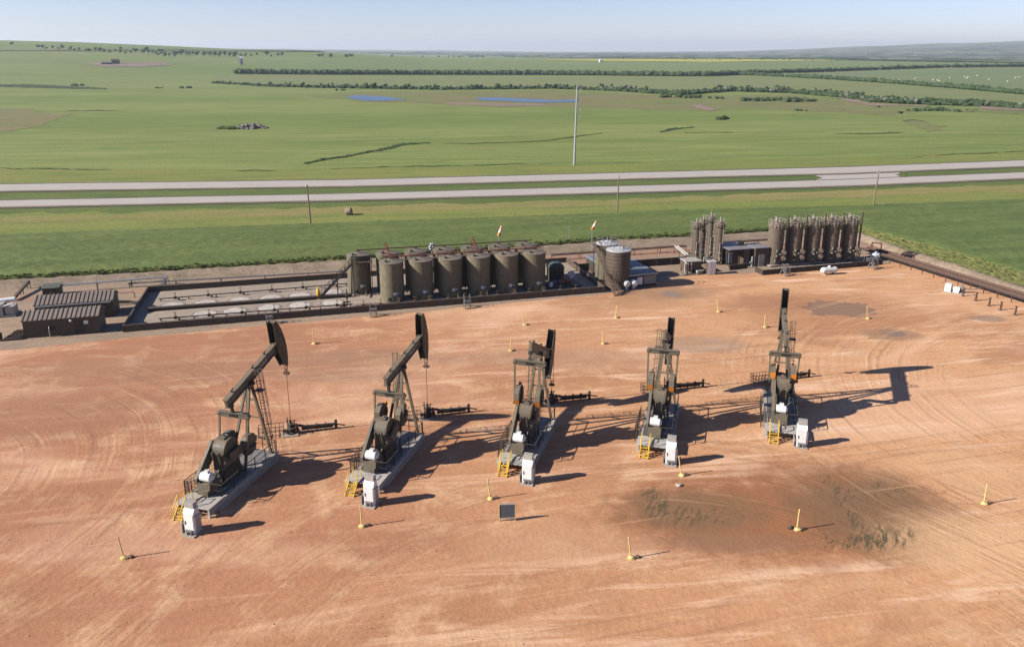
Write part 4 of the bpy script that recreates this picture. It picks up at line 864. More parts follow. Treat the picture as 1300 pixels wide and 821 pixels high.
#@@BATTERY
# ------------------------------------------------------------------ tank battery
eX = Vector((math.cos(ROW), math.sin(ROW), 0)); eY = Vector((-math.sin(ROW), math.cos(ROW), 0))
def Gf(x, y, h): p = G(x, y, h); return Vector((p.x, p.y, 0))
def loc(t, p):
    return Matrix.Rotation(-t.rotation_euler.z, 3, 'Z') @ (Vector(p) - Vector(t.location))
def wall_run(t, name, a, b, h=.95, th=.1, mat=None, post=2.6, cap=True):
    """steel containment panel from a to b (world), with posts outside"""
    a, b = loc(t, a), loc(t, b); a.z = b.z = 0; m = MB(); m.bar(a + Vector((0, 0, h / 2)), b + Vector((0, 0, h / 2)), th, h); m.bar(a + Vector((0, 0, h + .02)), b + Vector((0, 0, h + .02)), th + .08, .06)
    n = max(1, int((b - a).length / post)); side = (b - a).normalized().cross(Vector((0, 0, 1))) * (th / 2 + .06)
    for k in range(n + 1): q = a.lerp(b, k / n) + side; m.bar(q, q + Vector((0, 0, h - .05)), .1, .12)
    return m.build(name, mat or BROWN, t)
CA, CB = G(158, 421.5), G(767, 371); CD = CA + eY * 19.2; CC = CB + eY * 19.2
m = MB(); m.add([p + Vector((0, 0, .085)) for p in (CA, CB, CC, CD)], [(0, 1, 2, 3)]); struct('containment_gravel', m, land('tank_gravel', [(0.36, 0.29, 0.23), (0.42, 0.335, 0.26), (0.28, 0.23, 0.19)], 0.15, 0.7, 14, 2, 0.5, 0.1, fine=3))
t = thing('containment_wall', 'low brown steel wall round the tank battery and the bare gravel rings', 'containment wall', CA, ROW)
for n_, a, b in (('front_panel', CA, CB), ('side_panel', CB, CC), ('rear_panel', CC, CD), ('side_panel', CD, CA)): wall_run(t, n_, a, b)
# marks where tanks once stood
RING = land('pale_ring_gravel', [(0.5, 0.45, 0.4), (0.6, 0.55, 0.49), (0.34, 0.29, 0.25)], 0.4, 1.0, 0, 1, 0.4, 0.1, fine=4); RIM = land('ring_rim', [(0.27, 0.22, 0.18), (0.31, 0.25, 0.2), (0.24, 0.19, 0.16)], 0.4, 1.0, 0, 1)
z5 = lambda x, y: (150 + x / 4.333, 310 + y / 4.333)
for q in ((300, 340), (480, 326), (670, 312), (840, 299), (1000, 285), (1175, 268), (478, 386), (642, 371), (830, 352), (1000, 338), (1180, 325)):
    c = G(*z5(*q)); m = MB(); m.lathe([(0.001, .16), (1.2, .155), (1.55, .13)], c, 28); struct('tank_ring', m, RING); m = MB(); m.lathe([(1.5, .115), (1.95, .1)], c, 28); struct('tank_ring_rim', m, RIM)

def tank_proto():
    t = thing('storage_tank', 'x', 'storage tank', (0, 0, 0), ROW, 'olive storage tanks of the battery')
    m = MB(); pr = [(1.83, 0.1)]
    for k in range(1, 5): pr += [(1.83, k * 1.5 - .03), (1.845, k * 1.5), (1.83, k * 1.5 + .03)]
    pr[-1] = (1.83, 6.05); m.lathe(pr, (0, 0, 0), 48); m.lathe([(1.88, 5.98), (1.88, 6.08)], (0, 0, 0), 48); m.build('shell', TANKP, t)
    m = MB(); m.lathe([(1.89, 6.07), (1.86, 6.1), (0.25, 6.42), (.01, 6.43)], (0, 0, 0), 48); r_ = m.build('roof', ROOFP, t)
    m = MB(); m.lathe([(.01, 6.55), (.2, 6.55), (.22, 6.3)], (-.9, -.9, 0), 14); m.build('hatch', OLIVE_D, r_); m = MB(); m.tube((0, 0, 6.4), (0, 0, 6.7), .1, 10); m.build('vent', OLIVE_D, r_)
    m = MB(); m.bx(-.05, .4, -1.86, -1.835, 1.15, 1.6); m.bx(.55, .75, -1.8, -1.78, 1.3, 1.5); m.build('placard', WHITE, t)
    m = MB(); m.lathe([(.28, -.04), (.28, .04)], (-.6, -1.77, .55), 16, Matrix.Rotation(R(90), 3, 'X')); m.lathe([(.01, .05), (.28, .04)], (-.6, -1.77, .55), 16, Matrix.Rotation(R(90), 3, 'X')); m.build('manway', OLIVE_D, t)
    m = MB(); m.pipe([(.75, -1.6, .5), (.75, -2.5, .5), (.75, -3.9, .35)], .1, 8); m.box((.75, -2.6, .5), (.3, .3, .34)); m.tube((.75, -2.6, .5), (.75, -2.6, 1.0), .04, 6); m.lathe([(.12, -.02), (.18, 0), (.12, .02)], (.75, -2.6, 1.0), 12); m.build('outlet_valve', BROWN_D, t)
    return t
ORD = ['first', 'second', 'third', 'fourth', 'fifth', 'sixth', 'seventh']
front = [(496.4, 330.6), (534.3, 328.6), (571.6, 326.0), (608.4, 323.6), (643.5, 321.2), (678.2, 318.8)]
rear = [(454.6, 322.0), (492, 319.8), (529, 317.8), (566, 315.8), (600.5, 314.3), (635, 311.8), (667.5, 309.6)]
tp = tank_proto(); first = True; TANKS = []
FA, FB = Gf(*front[0], 6.25), Gf(*front[-1], 6.25); RA, RB = Gf(*rear[0], 6.25), Gf(*rear[-1], 6.25)
for rowi, (a, b, n) in enumerate(((FA, FB, 6), (RA, RB, 7))):
    for k in range(n):
        o = tp if first else copy_tree(tp); first = False; o.location = a.lerp(b, k / (n - 1)) + Vector((0, 0, .05)); TANKS.append(o)
        lab = ('%s olive tank from the left in the front row of the battery' if rowi == 0 else '%s olive tank from the left in the rear row of the battery') % ORD[k]
        if rowi == 1 and k == 0: lab = 'leftmost olive tank, in the rear row, with the long staircase'
        tag(o, lab)
# pipework over the tank tops
t = thing('tank_top_pipework', 'red brown vent pipes running over the tank tops', 'pipework', FA, ROW)
def tops(a, b, n): return [loc(t, a.lerp(b, k / (n - 1))) for k in range(n)]
for a, b, n, h, yy in ((FA, FB, 6, 6.75, .35), (RA, RB, 7, 6.8, .2)):
    T_ = tops(a, b, n); m = MB(); m.tube(T_[0] + Vector((-.3, yy, h)), T_[-1] + Vector((1.2, yy, h)), .1, 10); m.tube(T_[0] + Vector((-.3, yy + .55, h - .15)), T_[-1] + Vector((.6, yy + .55, h - .15)), .07, 8)
    hd = m.build('header_pipe', RED if a is FA else RUST, t)
    for q in T_: m = MB(); m.tube(q + Vector((0, yy, 6.35)), q + Vector((0, yy, h)), .09, 8); m.bar(q + Vector((-.4, yy + .3, h - .25)), q + Vector((.4, yy + .3, h - .25)), .06, .06); m.build('riser', RED, hd)
T_ = tops(FA, FB, 6)
for q in (T_[0] + Vector((-.2, .6, 0)), T_[3] + Vector((-.2, .6, 0))):
    m = MB(); m.bar(q + Vector((0, 0, 6.3)), q + Vector((-.45, .5, 8.9)), .1, .1); m.bar(q + Vector((.55, 0, 6.3)), q + Vector((-.45, .5, 8.9)), .1, .1); m.bar(q + Vector((-.9, .5, 7.1)), q + Vector((-.45, .5, 8.9)), .09, .09); m.bar(q + Vector((.4, .1, 6.9)), q + Vector((-.8, .3, 7.4)), .08, .08); m.build('hoist_frame', RED, t)
c = loc(t, Gf(547.6, 312.5, 7.6)); m = MB()
for dx, dz in ((0, 0), (.45, .05), (.2, .4), (.1, -.35), (.45, .42)): m.ball(c + Vector((dx - .2, 0, 7.5 + dz)), .24, 10, 6)
m.tube(c + Vector((0, 0, 6.2)), c + Vector((0, 0, 7.4)), .06, 8); m.build('relief_valve', GALV, t)
# walkway behind the front row and the long staircase
m = MB(); a, b = FA + eY * 2.15 - eX * 1.0, FB + eY * 2.15 + eX * 2; t = thing('tank_catwalk', 'dark catwalk between the two rows of olive tanks', 'catwalk', a, ROW); A_, B_ = loc(t, a), loc(t, b); m.bar(A_ + Vector((0, 0, 5.7)), B_ + Vector((0, 0, 5.7)), .8, .08); m.build('walkway', BROWN_D, t)
m = MB()
for s in (-.4, .4):
    for z in (6.2, 6.7): m.bar(A_ + Vector((0, s, z)), B_ + Vector((0, s, z)), .04, .04)
    for k in range(19): q = A_.lerp(B_, k / 18) + Vector((0, s, 0)); m.bar(q + Vector((0, 0, 5.7)), q + Vector((0, 0, 6.72)), .05, .05)
m.build('railing', BROWN_D, t)
m = MB()
for k in range(7): q = A_.lerp(B_, k / 6); m.bar(q, q + Vector((0, 0, 5.66)), .14, .14)
m.build('post', BROWN_D, t)
def stair(name, label, foot, top, h, w_=.8, mat=BROWN_D, landing=1.6, group=None):
    d = (top - foot); L = math.hypot(d.x, d.y); t = thing(name, label, 'staircase', foot, math.atan2(d.y, d.x)); n = int(h / .22); m = MB()
    for s in (-w_ / 2, w_ / 2): m.bar((0, s, .1), (L, s, h), .07, .28)
    st = m.build('stringer', mat, t); m = MB()
    for k in range(n): m.box((L * (k + .5) / n, 0, h * (k + 1) / n - .08), (.27, w_ - .08, .04))
    m.build('treads', mat, t)
    for s in (-w_ / 2, w_ / 2):
        m = MB()
        for z in (.5, 1.0): m.bar((0, s, z), (L, s, h + z), .045, .045)
        for k in range(9): q = Vector((L * k / 8, s, h * k / 8)); m.bar(q, q + Vector((0, 0, 1.02)), .05, .05)
        for z in (.5, 1.0): m.bar((L, s, h + z), (L + landing, s, h + z), .045, .045)
        m.bar((L + landing, s, h), (L + landing, s, h + 1.02), .05, .05); m.build('handrail', mat, t)
    m = MB(); m.bx(L, L + landing, -w_ / 2, w_ / 2, h - .06, h); m.build('landing', mat, t)
    m = MB()
    for f in (.5, 1.0):
        for s in (-w_ / 2, w_ / 2): m.bar((L * f, s, 0), (L * f, s, h * f), .1, .1)
    m.build('post', mat, t); return t
ft = G(408, 377); tpp = Gf(448, 331.5, 5.6); stair('staircase', 'long dark staircase climbing to the leftmost tank', ft, tpp, 5.4, .95, DARK, .6)
c = TANKS[6].location; t = thing('tank_platform', 'dark railed platform at the top of the long staircase', 'platform', c, ROW); m = MB(); m.bx(-1.3, 1.9, -2.75, -1.86, 5.3, 5.38); m.build('deck', DARK, t); m = MB()
for z in (5.65, 6.0, 6.4): m.bar((-1.3, -2.75, z), (1.9, -2.75, z), .05, .14); m.bar((1.9, -2.75, z), (1.9, -1.3, z), .05, .14)
for x in (-1.3, -.5, .3, 1.1, 1.9): m.bar((x, -2.75, 5.3), (x, -2.75, 6.45), .06, .06)
m.build('railing', DARK, t); m = MB(); m.bar((1.8, -2.7, 0), (1.8, -2.7, 5.3), .1, .1); m.build('post', DARK, t)
t = thing('yellow_pillar', 'bright yellow pillar at the foot of the long staircase', 'pillar', G(404.5, 380), ROW); m = MB(); m.lathe([(.01, 0), (.42, 0), (.42, .15), (.3, .2), (.28, 1.4), (.14, 1.75), (.1, 2.1), (.01, 2.12)], (0, 0, 0), 16); m.build('body', YELLOW, t); m = MB(); m.lathe([(.31, .8), (.31, .95)], (0, 0, 0), 16); m.build('band', ORANGE, t)
# pipelines inside the containment
def pipeline(name, label, a, b, r, h, mat=BROWN_D, vs_=6, tall=False):
    d = b - a; t = thing(name, label, 'pipeline', a, math.atan2(d.y, d.x)); L = d.length; m = MB(); m.tube((0, 0, h), (L, 0, h), r, 10); n = int(L / 4)
    for k in range(n + 1): x = .3 + (L - .6) * k / n; m.bx(x - .06, x + .06, -r - .05, r + .05, .09, h - r * .8)
    m.build('pipe', mat, t)
    for k in range(vs_):
        x = L * (k + .5) / vs_; m = MB(); m.box((x, 0, h), (.42, r * 2 + .16, r * 2 + .2)); m.tube((x, 0, h), (x, 0, h + .75), .045, 8); m.lathe([(.16, -.02), (.22, 0), (.16, .02)], (x, 0, h + .75), 12); m.box((x + .5, -.25, h - .1), (.25, .4, .3)); m.build('valve', RUST if k % 2 else BROWN_D, t)
    return t
pipeline('pipeline', 'thin dark pipe with valves nearest the front containment wall', G(*z5(225, 428)), G(*z5(1290, 345)), .09, .5, vs_=6)
pipeline('pipeline', 'thin dark pipe with valves nearest the rear containment wall', G(*z5(225, 318)), G(*z5(1265, 232)), .09, .5, vs_=6)
A_, B_ = G(*z5(165, 372)), G(*z5(1285, 291)); d = B_ - A_; t = thing('low_divider', 'dark thick low pipe barrier between the two rows of rings', 'divider', A_, math.atan2(d.y, d.x)); m = MB(); m.tube((0, 0, .45), (d.length, 0, .45), .28, 12); m.build('pipe', BROWN_D, t); m = MB(); m.bx(0, d.length, -.05, .05, .09, .3); m.build('skirt', DARK, t)
A_ = FA - eY * 3.2 - eX * 6; pipeline('manifold', 'dark manifold pipe with upright valves in front of the front tanks', A_, A_ + eX * 36, .13, .42, vs_=14)
for k, (q, l) in enumerate((((441, 388), 'dark upright valve cluster left of the front tank row'), ((437, 393), 'short valve post left of the front tank row, nearest the wall'))):
    t = thing('valve_post', l, 'valve', G(*q), ROW); m = MB(); hh_ = 2.6 - k * 1.3; m.tube((0, 0, .05), (0, 0, hh_), .09, 8); m.box((0, 0, hh_ * .55), (.4, .34, .4)); m.build('post', BROWN_D, t); m = MB(); m.lathe([(.18, hh_ * .75), (.24, hh_ * .75 + .03), (.18, hh_ * .75 + .06)], (0, 0, 0), 12); m.tube((-.5, 0, .6), (.5, 0, .6), .1, 8); m.build('handwheel', RUST, t)
# crossovers
def stepover(px, label, arch=False):
    t = thing('crossover_steps', label, 'steps', G(*px), ROW, 'crossover steps at the containment walls'); m = MB()
    for s in (-.42, .42):
        m.bar((s, -.75, .02), (s, -.02, 1.1), .06, .14); m.bar((s, .95, .02), (s, .3, 1.1), .06, .14)
    m.bx(-.44, .44, -.1, .4, 1.08, 1.13); m.build('frame', STEEL, t); m = MB()
    for k in range(4): m.box((0, -.75 + .18 * k + .06, .22 + .24 * k), (.8, .2, .04))
    m.build('treads', STEEL, t)
    for s in (-.44, .44):
        m = MB()
        for y in (-.72, -.05, .38): m.bar((s, y, .1 if y < -.5 else 1.1), (s, y, 1.1 if y < -.5 else 2.05), .05, .05)
        m.bar((s, -.72, 1.1), (s, -.05, 2.05), .05, .05); m.bar((s, -.05, 2.05), (s, .38, 2.05), .05, .05); m.bar((s, .38, 2.05), (s, 1.0, 1.1), .05, .05); m.bar((s, -.72, .6), (s, -.05, 1.6), .04, .04); m.build('handrail', STEEL, t)
stepover((342.5, 411), 'grey crossover steps at the wall beside the empty gravel rings'); stepover((474, 401.5), 'grey crossover steps at the left end of the tank row'); stepover((593, 391), 'grey crossover steps at the wall in the middle of the tank row')

# ------------------------------------------------------------------ left end: sheds, skids and pipe runs
def ribbed_shed(label, fl, fr, depth, h, rise, details=False):
    a, b = G(*fl), G(*fr); d = b - a; L = d.length; t = thing('ribbed_shed', label, 'shed', a, math.atan2(d.y, d.x), 'brown ribbed sheds at the left end')
    m = MB(); m.bx(0, L, 0, depth, 0, h); m.prism([(0, 0)] * 0 or [(0.0, h), (depth, h), (depth / 2, h + rise)], 0, 0) if False else None
    k = int(L / .45)
    for i in range(k): m.bx(i * L / k + .1, i * L / k + .16, -.03, .005, .12, h - .05)
    m.add([(0, 0, h), (0, depth, h), (0, depth / 2, h + rise), (L, 0, h), (L, depth, h), (L, depth / 2, h + rise)], [(0, 1, 2), (3, 5, 4)]); m.build('wall', BROWN, t)
    m = MB(); sl = math.hypot(depth / 2 + .2, rise)
    for s in (0, 1):
        y0, y1 = (-.2, depth / 2) if s == 0 else (depth + .2, depth / 2); zz0 = h - .2 * rise / (depth / 2)
        m.add([(-.15, y0, zz0 + .04), (L + .15, y0, zz0 + .04), (L + .15, y1, h + rise + .05), (-.15, y1, h + rise + .05), (-.15, y0, zz0 - .03), (L + .15, y0, zz0 - .03), (L + .15, y1, h + rise - .02), (-.15, y1, h + rise - .02)], [(0, 1, 2, 3), (7, 6, 5, 4), (0, 4, 5, 1), (1, 5, 6, 2), (3, 7, 4, 0)])
        for i in range(int(L / .55) + 1): x = i * (L) / int(L / .55); m.bar((x, y0, zz0 + .07), (x, y1, h + rise + .08), .16, .1)
    m.build('roof', paint('shed_roof', (.2, .165, .14), .5, .1, dirt=.25), t)
    if details:
        m = MB(); m.bx(L * .66, L * .8, -.05, -.031, .1, 2.05); dd = m.build('door', BROWN_D, t); m = MB(); m.bx(L * .67, L * .675, -.09, -.05, 1.0, 1.15); m.build('handle', GALV, dd)
        m = MB(); m.bx(L * .795, L * .855, -.06, -.032, 1.45, 1.95); m.build('notice', WHITE, t); m = MB(); m.ball((L * .63, -.1, h - .45), .2, 10, 6); m.build('lamp', WHITE, t); m = MB(); m.bx(L * .3, L * .42, -.06, -.031, .9, 1.5); m.build('louvre', DARK, t)
        m = MB(); m.tube((L * .34, -.35, 0), (L * .34, -.35, 1.3), .06, 8); m.tube((L * .34, -.35, 1.3), (L * .34, -.05, 1.6), .05, 8); m.build('vent_pipe', GALV, t)
    else:
        m = MB(); m.bx(.2, L - .2, -.5, -.22, h - .35, h - .15); m.build('gutter', GALV, t)
    return t
ribbed_shed('nearer brown ribbed shed with a small white notice by its door', (31.6, 430), (128, 422.3), 3.6, 2.55, .75, True)
ribbed_shed('further brown ribbed shed behind the one with the white notice', (47, 409), (146, 401.3), 3.8, 2.55, .8)
t = thing('small_hut', 'small dark green hut behind the brown ribbed sheds', 'hut', G(67, 374), ROW); m = MB(); m.bx(-1.15, 1.15, -.8, .8, 0, 1.35); m.build('wall', BROWN_D, t); m = MB(); m.add([(-1.3, -1, 1.35), (1.3, -1, 1.35), (1.3, 1, 1.62), (-1.3, 1, 1.62), (-1.3, -1, 1.27), (1.3, -1, 1.27), (1.3, 1, 1.54), (-1.3, 1, 1.54)], [(0, 1, 2, 3), (7, 6, 5, 4), (0, 4, 5, 1), (1, 5, 6, 2), (2, 6, 7, 3), (3, 7, 4, 0)]); m.build('roof', GREEN, t); m = MB(); m.ball((.1, -.82, .6), .12, 8, 5); m.build('gauge', GALV, t)
t = thing('equipment_skid', 'pale grey equipment skid cut by the left edge', 'equipment skid', G(12, 400), ROW); m = MB(); m.bx(-3.2, 1.2, -1.2, 1.4, 0, .25); m.build('base', STEEL, t); m = MB(); m.bx(-2.8, -.4, -1, 1, .26, 1.9); m.bx(-.2, 1.0, -.8, .9, .26, 1.5); m.build('housing', PALE, t); m = MB(); m.tube((-2.5, 1.1, 1.9), (.8, 1.1, 2.1), .35, 14); m.tube((-.5, -.9, 1.6), (1.1, -.9, 2.0), .12, 10); m.build('vessel', WHITE, t); m = MB(); m.bx(-2.4, -1.0, -1.03, -1.002, .5, 1.6); m.build('panel', STEEL, t)
t = thing('slanted_conveyor', 'slanted dark beam rising behind the grey skid at the left edge', 'beam', G(18, 382), math.atan2((G(38, 366) - G(18, 382)).y, (G(38, 366) - G(18, 382)).x)); L = (G(38, 366) - G(18, 382)).length; m = MB(); m.bar((-.3, 0, .4), (L, 0, 1.2), .4, .35); m.build('beam', BROWN_D, t); m = MB()
for x in (.3, L * .5, L - .3): m.bar((x, -.2, 0), (x, -.2, .5 + .7 * x / L), .1, .1); m.bar((x, .2, 0), (x, .2, .5 + .7 * x / L), .1, .1)
m.build('leg', BROWN_D, t)
def pipe_run(name, label, a, b, h, n=2, r=.09, gap=.35, mat=STEEL, legs=4.0, extra=None):
    d = b - a; L = d.length; t = thing(name, label, 'pipe rack', a, math.atan2(d.y, d.x)); m = MB()
    for k in range(n): m.tube((0, (k - (n - 1) / 2) * gap, h), (L, (k - (n - 1) / 2) * gap, h), r, 10)
    m.build('pipes', mat, t); m = MB(); q = max(1, int(L / legs)); w2 = (n - 1) / 2 * gap + .12
    for k in range(q + 1):
        x = .2 + (L - .4) * k / q
        for s in (-w2, w2): m.bar((x, s, 0), (x, s, h - r), .08, .08)
        m.bar((x, -w2, h - r - .05), (x, w2, h - r - .05), .08, .09)
    m.build('stand', BROWN_D, t); return t
t = pipe_run('pipe_rack', 'pale grey pipes leading to the white end frame behind the sheds', G(78, 372), G(212, 361), 1.3, 2, .1, .4, GALV, 5.0)
t = thing('pipe_end_frame', 'white slanted frame at the end of the pale pipes behind the sheds', 'frame', G(208, 366), ROW); m = MB()
for s in (-.45, .45): m.bar((-.5 + s * .4, s, .05), (.6 + s * .4, s, 1.9), .14, .16)
for k in range(5): m.bar((-.3 + .22 * k, -.45, .35 + .37 * k), (-.3 + .22 * k, .45, .35 + .37 * k), .06, .08)
m.build('slanted_frame', WHITE, t); m = MB(); m.bar((.55, -.5, 0), (.65, -.5, 1.8), .08, .08); m.bar((.9, .5, 0), (.7, .5, 1.8), .08, .08); m.build('leg', GALV, t); m = MB(); m.bar((-.28, 0, .5), (.58, 0, 1.85), .7, .03); m.build('panel', SLATE, t)
pipe_run('pipe_rack', 'grey pipes on low stands behind the rear containment wall', G(*z5(60, 238)), G(*z5(1285, 168)), .7, 2, .08, .5, STEEL, 6)
t = thing('hose_loop', 'goose neck pipe standing right of the further brown shed', 'pipe', G(167, 378), ROW); m = MB(); m.pipe([(-2, 0, .1), (-2, 0, .9), (.3, 0, .95), (.5, 0, .7), (.5, 0, .05)], .07, 8); m.build('pipe', STEEL, t)
t = thing('hose_bundle', 'black hoses lying between the further shed and the containment wall', 'hoses', G(150, 389), ROW); m = MB()
for k in range(4): m.pipe([(-.8, .4 * k, .1), (0, .4 * k + .2, .5), (1.5, .3 * k + .6, .35), (3, .35 * k, .1)], .07, 8)
m.build('hose', DARK, t)
t = thing('pipe_stack', 'dark slatted pipe skid at the lower left of the nearer shed', 'pipe skid', G(15, 430), ROW)
for k in range(6): m = MB(); m.tube((-.6 + .35 * k, -.8, .35), (.3 + .35 * k, 1.9, .6), .09, 8); m.build('pipe', BROWN_D, t)
m = MB(); m.bx(-1.0, 1.5, -.9, -.75, 0, .28); m.bx(-.3, 2.3, 1.7, 1.85, 0, .5); m.build('support', DARK, t); m = MB(); m.box((-1.6, -.3, .5), (1.0, .9, 1.0)); m.ball((-1.6, -.3, 1.05), .4, 10, 5); m.build('pump', DARK, t)

# ------------------------------------------------------------------ middle: pump skid, white topped tanks, blue roof shed
t = thing('pump_skid', 'pump skid with a dark green hood right of the tank row', 'pump skid', G(712, 362), ROW); m = MB(); m.bx(-2.6, 3, -1.8, 3.2, .09, .3); m.build('base', BROWN_D, t)
m = MB(); m.bx(-1.5, .9, 1.2, 3.2, .3, 2.5); m.build('engine_house', BROWN_D, t); m = MB(); m.prism([(-1.6, 2.5), (1.0, 2.5), (.7, 3.15), (.2, 3.4), (-.7, 3.4), (-1.3, 3.15)], 1.1, 3.3); m.build('hood', GREEN, t)
m = MB(); m.lathe([(.01, -.1), (.62, -.1), (.62, .1), (.01, .1)], (1.9, .4, 1.6), 20, Matrix.Rotation(R(75), 3, 'X')); m.build('fan', GALV, t); m = MB(); m.bar((-.3, -1.3, .3), (-.3, -1.3, 2.0), .12, .12); m.bar((.9, -1.3, .3), (.9, -1.3, 2.0), .12, .12); m.bar((-.3, -1.3, 1.7), (.9, -1.3, 1.7), .12, .12); m.tube((-.9, -1.3, 1.0), (1.5, -1.3, 1.0), .14, 10); m.build('pipe_frame', RED, t)
for k in range(3): m = MB(); m.tube((-1.8 + 1.2 * k, -.6, .75), (-1.0 + 1.2 * k, -.6, .75), .38, 14); m.box((-1.4 + 1.2 * k, -.6, .4), (.9, .7, .25)); m.build('pump', SLATE, t)
m = MB(); m.lathe([(.01, 0.3), (.3, .3), (.3, 1.0), (.01, 1.1)], (-2.1, -1.3, 0), 14); m.build('drum', WHITE, t)
t = thing('chemical_tote', 'small yellow topped tote at the right end of the tanks', 'tote', G(698, 350), ROW); m = MB(); m.bx(-.55, .55, -.5, .5, .09, 1.1); m.build('body', PALE, t); m = MB(); m.bx(-.5, .5, -.45, .45, 1.1, 1.3); m.build('lid', YELLOW, t)
z8 = lambda x, y: (730 + x / 6.315, 270 + y / 6.315)
W1 = thing('containment_wall', 'dark steel wall behind the white topped tanks', 'containment wall', G(734, 344.5), ROW); a_ = G(734, 344.5); b_ = a_ + eX * (G(866, 332) - a_).dot(eX); wall_run(W1, 'rear_panel', a_, b_, 1.3, .1, BROWN_D); wall_run(W1, 'side_panel', b_, b_ - eY * 7, .9, .1, BROWN_D)
def corr_tank(c, r, h, label, corr):
    t = thing('white_topped_tank', label, 'tank', c, ROW); m = MB(); pr = [(r, .05)]
    if corr:
        for k in range(1, int(h / .3)): pr += [(r + (.035 if k % 2 else 0), k * .3)]
    pr.append((r, h)); m.lathe(pr, (0, 0, 0), 44); m.build('shell', BROWN if corr else TANKP, t); m = MB(); m.lathe([(r + .06, h - .04), (r + .06, h + .05), (.3, h + .42), (.01, h + .43)], (0, 0, 0), 44); rf = m.build('roof', ALU, t); m = MB(); m.lathe([(.01, h + .62), (.24, h + .62), (.26, h + .3)], (.5, -.5, 0), 12); m.build('hatch', GALV, rf); m = MB(); m.tube((0, 0, h + .4), (0, 0, h + .95), .08, 8); m.build('vent', GALV, rf); m = MB()
    for k in range(24):
        a, b = 2 * math.pi * k / 24, 2 * math.pi * (k + 1) / 24; p, q = Vector((r * math.cos(a), r * math.sin(a), h)), Vector((r * math.cos(b), r * math.sin(b), h))
        for z in (.55, 1.05): m.bar(p + Vector((0, 0, z)), q + Vector((0, 0, z)), .035, .035)
        if k % 3 == 0: m.bar(p, p + Vector((0, 0, 1.06)), .04, .04)
    m.build('top_rail', STEEL, t); m = MB(); m.tube((r + .12, .2, .2), (r + .12, .2, h), .08, 8); m.tube((-.4, -r - .1, .2), (-.4, -r - .1, h), .06, 8); m.build('down_pipe', BROWN_D, t); return t
c2 = Gf(785.4, 314.5, 6.6); corr_tank(c2, 1.95, 6.3, 'brown corrugated tank with a bright white roof beside the stairs', True); c1 = Gf(770.8, 307, 6.4); corr_tank(c1, 1.85, 6.2, 'tan tank with a white roof just behind the corrugated tank', False)
ft = G(784, 376); tpp = Gf(757.5, 311.5, 6.1); stair('staircase', 'steep brown stairs in front of the white topped tanks', ft, tpp, 6.1, 1.0, BROWN, 1.3)
a, b = G(785, 367), G(832.6, 362.3); d = b - a; L = d.length; t = thing('blue_roof_shed', 'low shed with a blue grey roof and white drums at its front', 'shed', a, math.atan2(d.y, d.x)); D_ = 13.0; m = MB(); m.bx(0, L, 0, D_, 0, 2.15); m.build('wall', BROWN_D, t)
m = MB(); m.add([(-.1, -.25, 2.2), (L + .1, -.25, 2.2), (L + .1, D_, 2.5), (-.1, D_, 2.5), (-.1, -.25, 2.15), (L + .1, -.25, 2.15), (L + .1, D_, 2.16), (-.1, D_, 2.16)], [(0, 1, 2, 3), (0, 4, 5, 1), (1, 5, 6, 2), (3, 7, 4, 0), (2, 6, 7, 3)])
for k in range(9): x = L * k / 8; m.bar((x, -.2, 2.215), (x, D_ - .05, 2.51), .06, .05)
m.build('roof', BLUEROOF, t); m = MB(); m.bx(-.15, L + .15, -.33, -.252, 2.02, 2.3); m.build('fascia', PALE, t)
for x in (1.0, 2.35): m = MB(); m.lathe([(.01, -.75), (.4, -.68), (.58, -.45), (.6, 0), (.6, .3)], (x, -.65, 1.05), 20, Matrix.Rotation(R(-90), 3, 'X')); m.box((x, -.6, .25), (.5, .5, .45)); m.build('drum', WHITE, t)
m = MB(); m.bx(3.15, 4.1, -.4, -.05, .55, 1.75); m.build('white_panel', WHITE, t); m = MB(); m.bx(4.5, L - .1, -.12, -.01, .5, 1.8); lv = m.build('louvre', PALE, t); m = MB()
for k in range(7): m.bx(4.55, L - .15, -.15, -.121, .6 + k * .17, .68 + k * .17)
m.build('slats', STEEL, lv); m = MB(); m.bx(-.2, 4.2, -1.3, -.02, 0, .12); m.build('step', STEEL, t)
def windsock(foot, h, label, ang):
    t = thing('windsock', label, 'windsock', foot, 0); m = MB(); m.tube((0, 0, 0), (0, 0, h), .06, 8, .045); m.build('pole', GALV, t); d = Vector((math.cos(ang) * .55, .15, math.sin(ang))).normalized(); base_ = Vector((0, 0, h))
    pts = [base_ + d * (1.75 * k / 3) for k in range(4)]
    for k, (mt, nm) in enumerate(((ORANGE, 'orange_band'), (paint('sock_white', (.75, .66, .6), .8), 'white_band'), (paint('sock_salmon', (.8, .32, .2), .8), 'tail_band'))): m = MB(); m.tube(pts[k], pts[k + 1], .3 - .05 * k, 14, .25 - .05 * k); m.build(nm, mt, t)
q = Gf(633, 305.5, 6.3); windsock(q, 7.1, 'orange and white windsock above the olive tanks', R(60)); q = G(751, 320); windsock(q, 4.4, 'salmon windsock against the green crop near the white topped tanks', R(48))
# rear pipe rack along the whole yard
pipe_run('pipe_rack', 'rusty red pipes behind the white topped tanks', G(700, 331), G(870, 319), 1.1, 3, .1, .45, RUST, 5); pipe_run('pipe_rack', 'rusty pipes on stands behind the brown door shed', G(910, 316), G(985, 311), 1.2, 3, .1, .45, RUST, 4)
pipe_run('pipe_rack', 'pale pipe bridge leading to the tall treaters', G(858, 322), G(872, 334), 1.5, 2, .16, .5, PALE, 3)

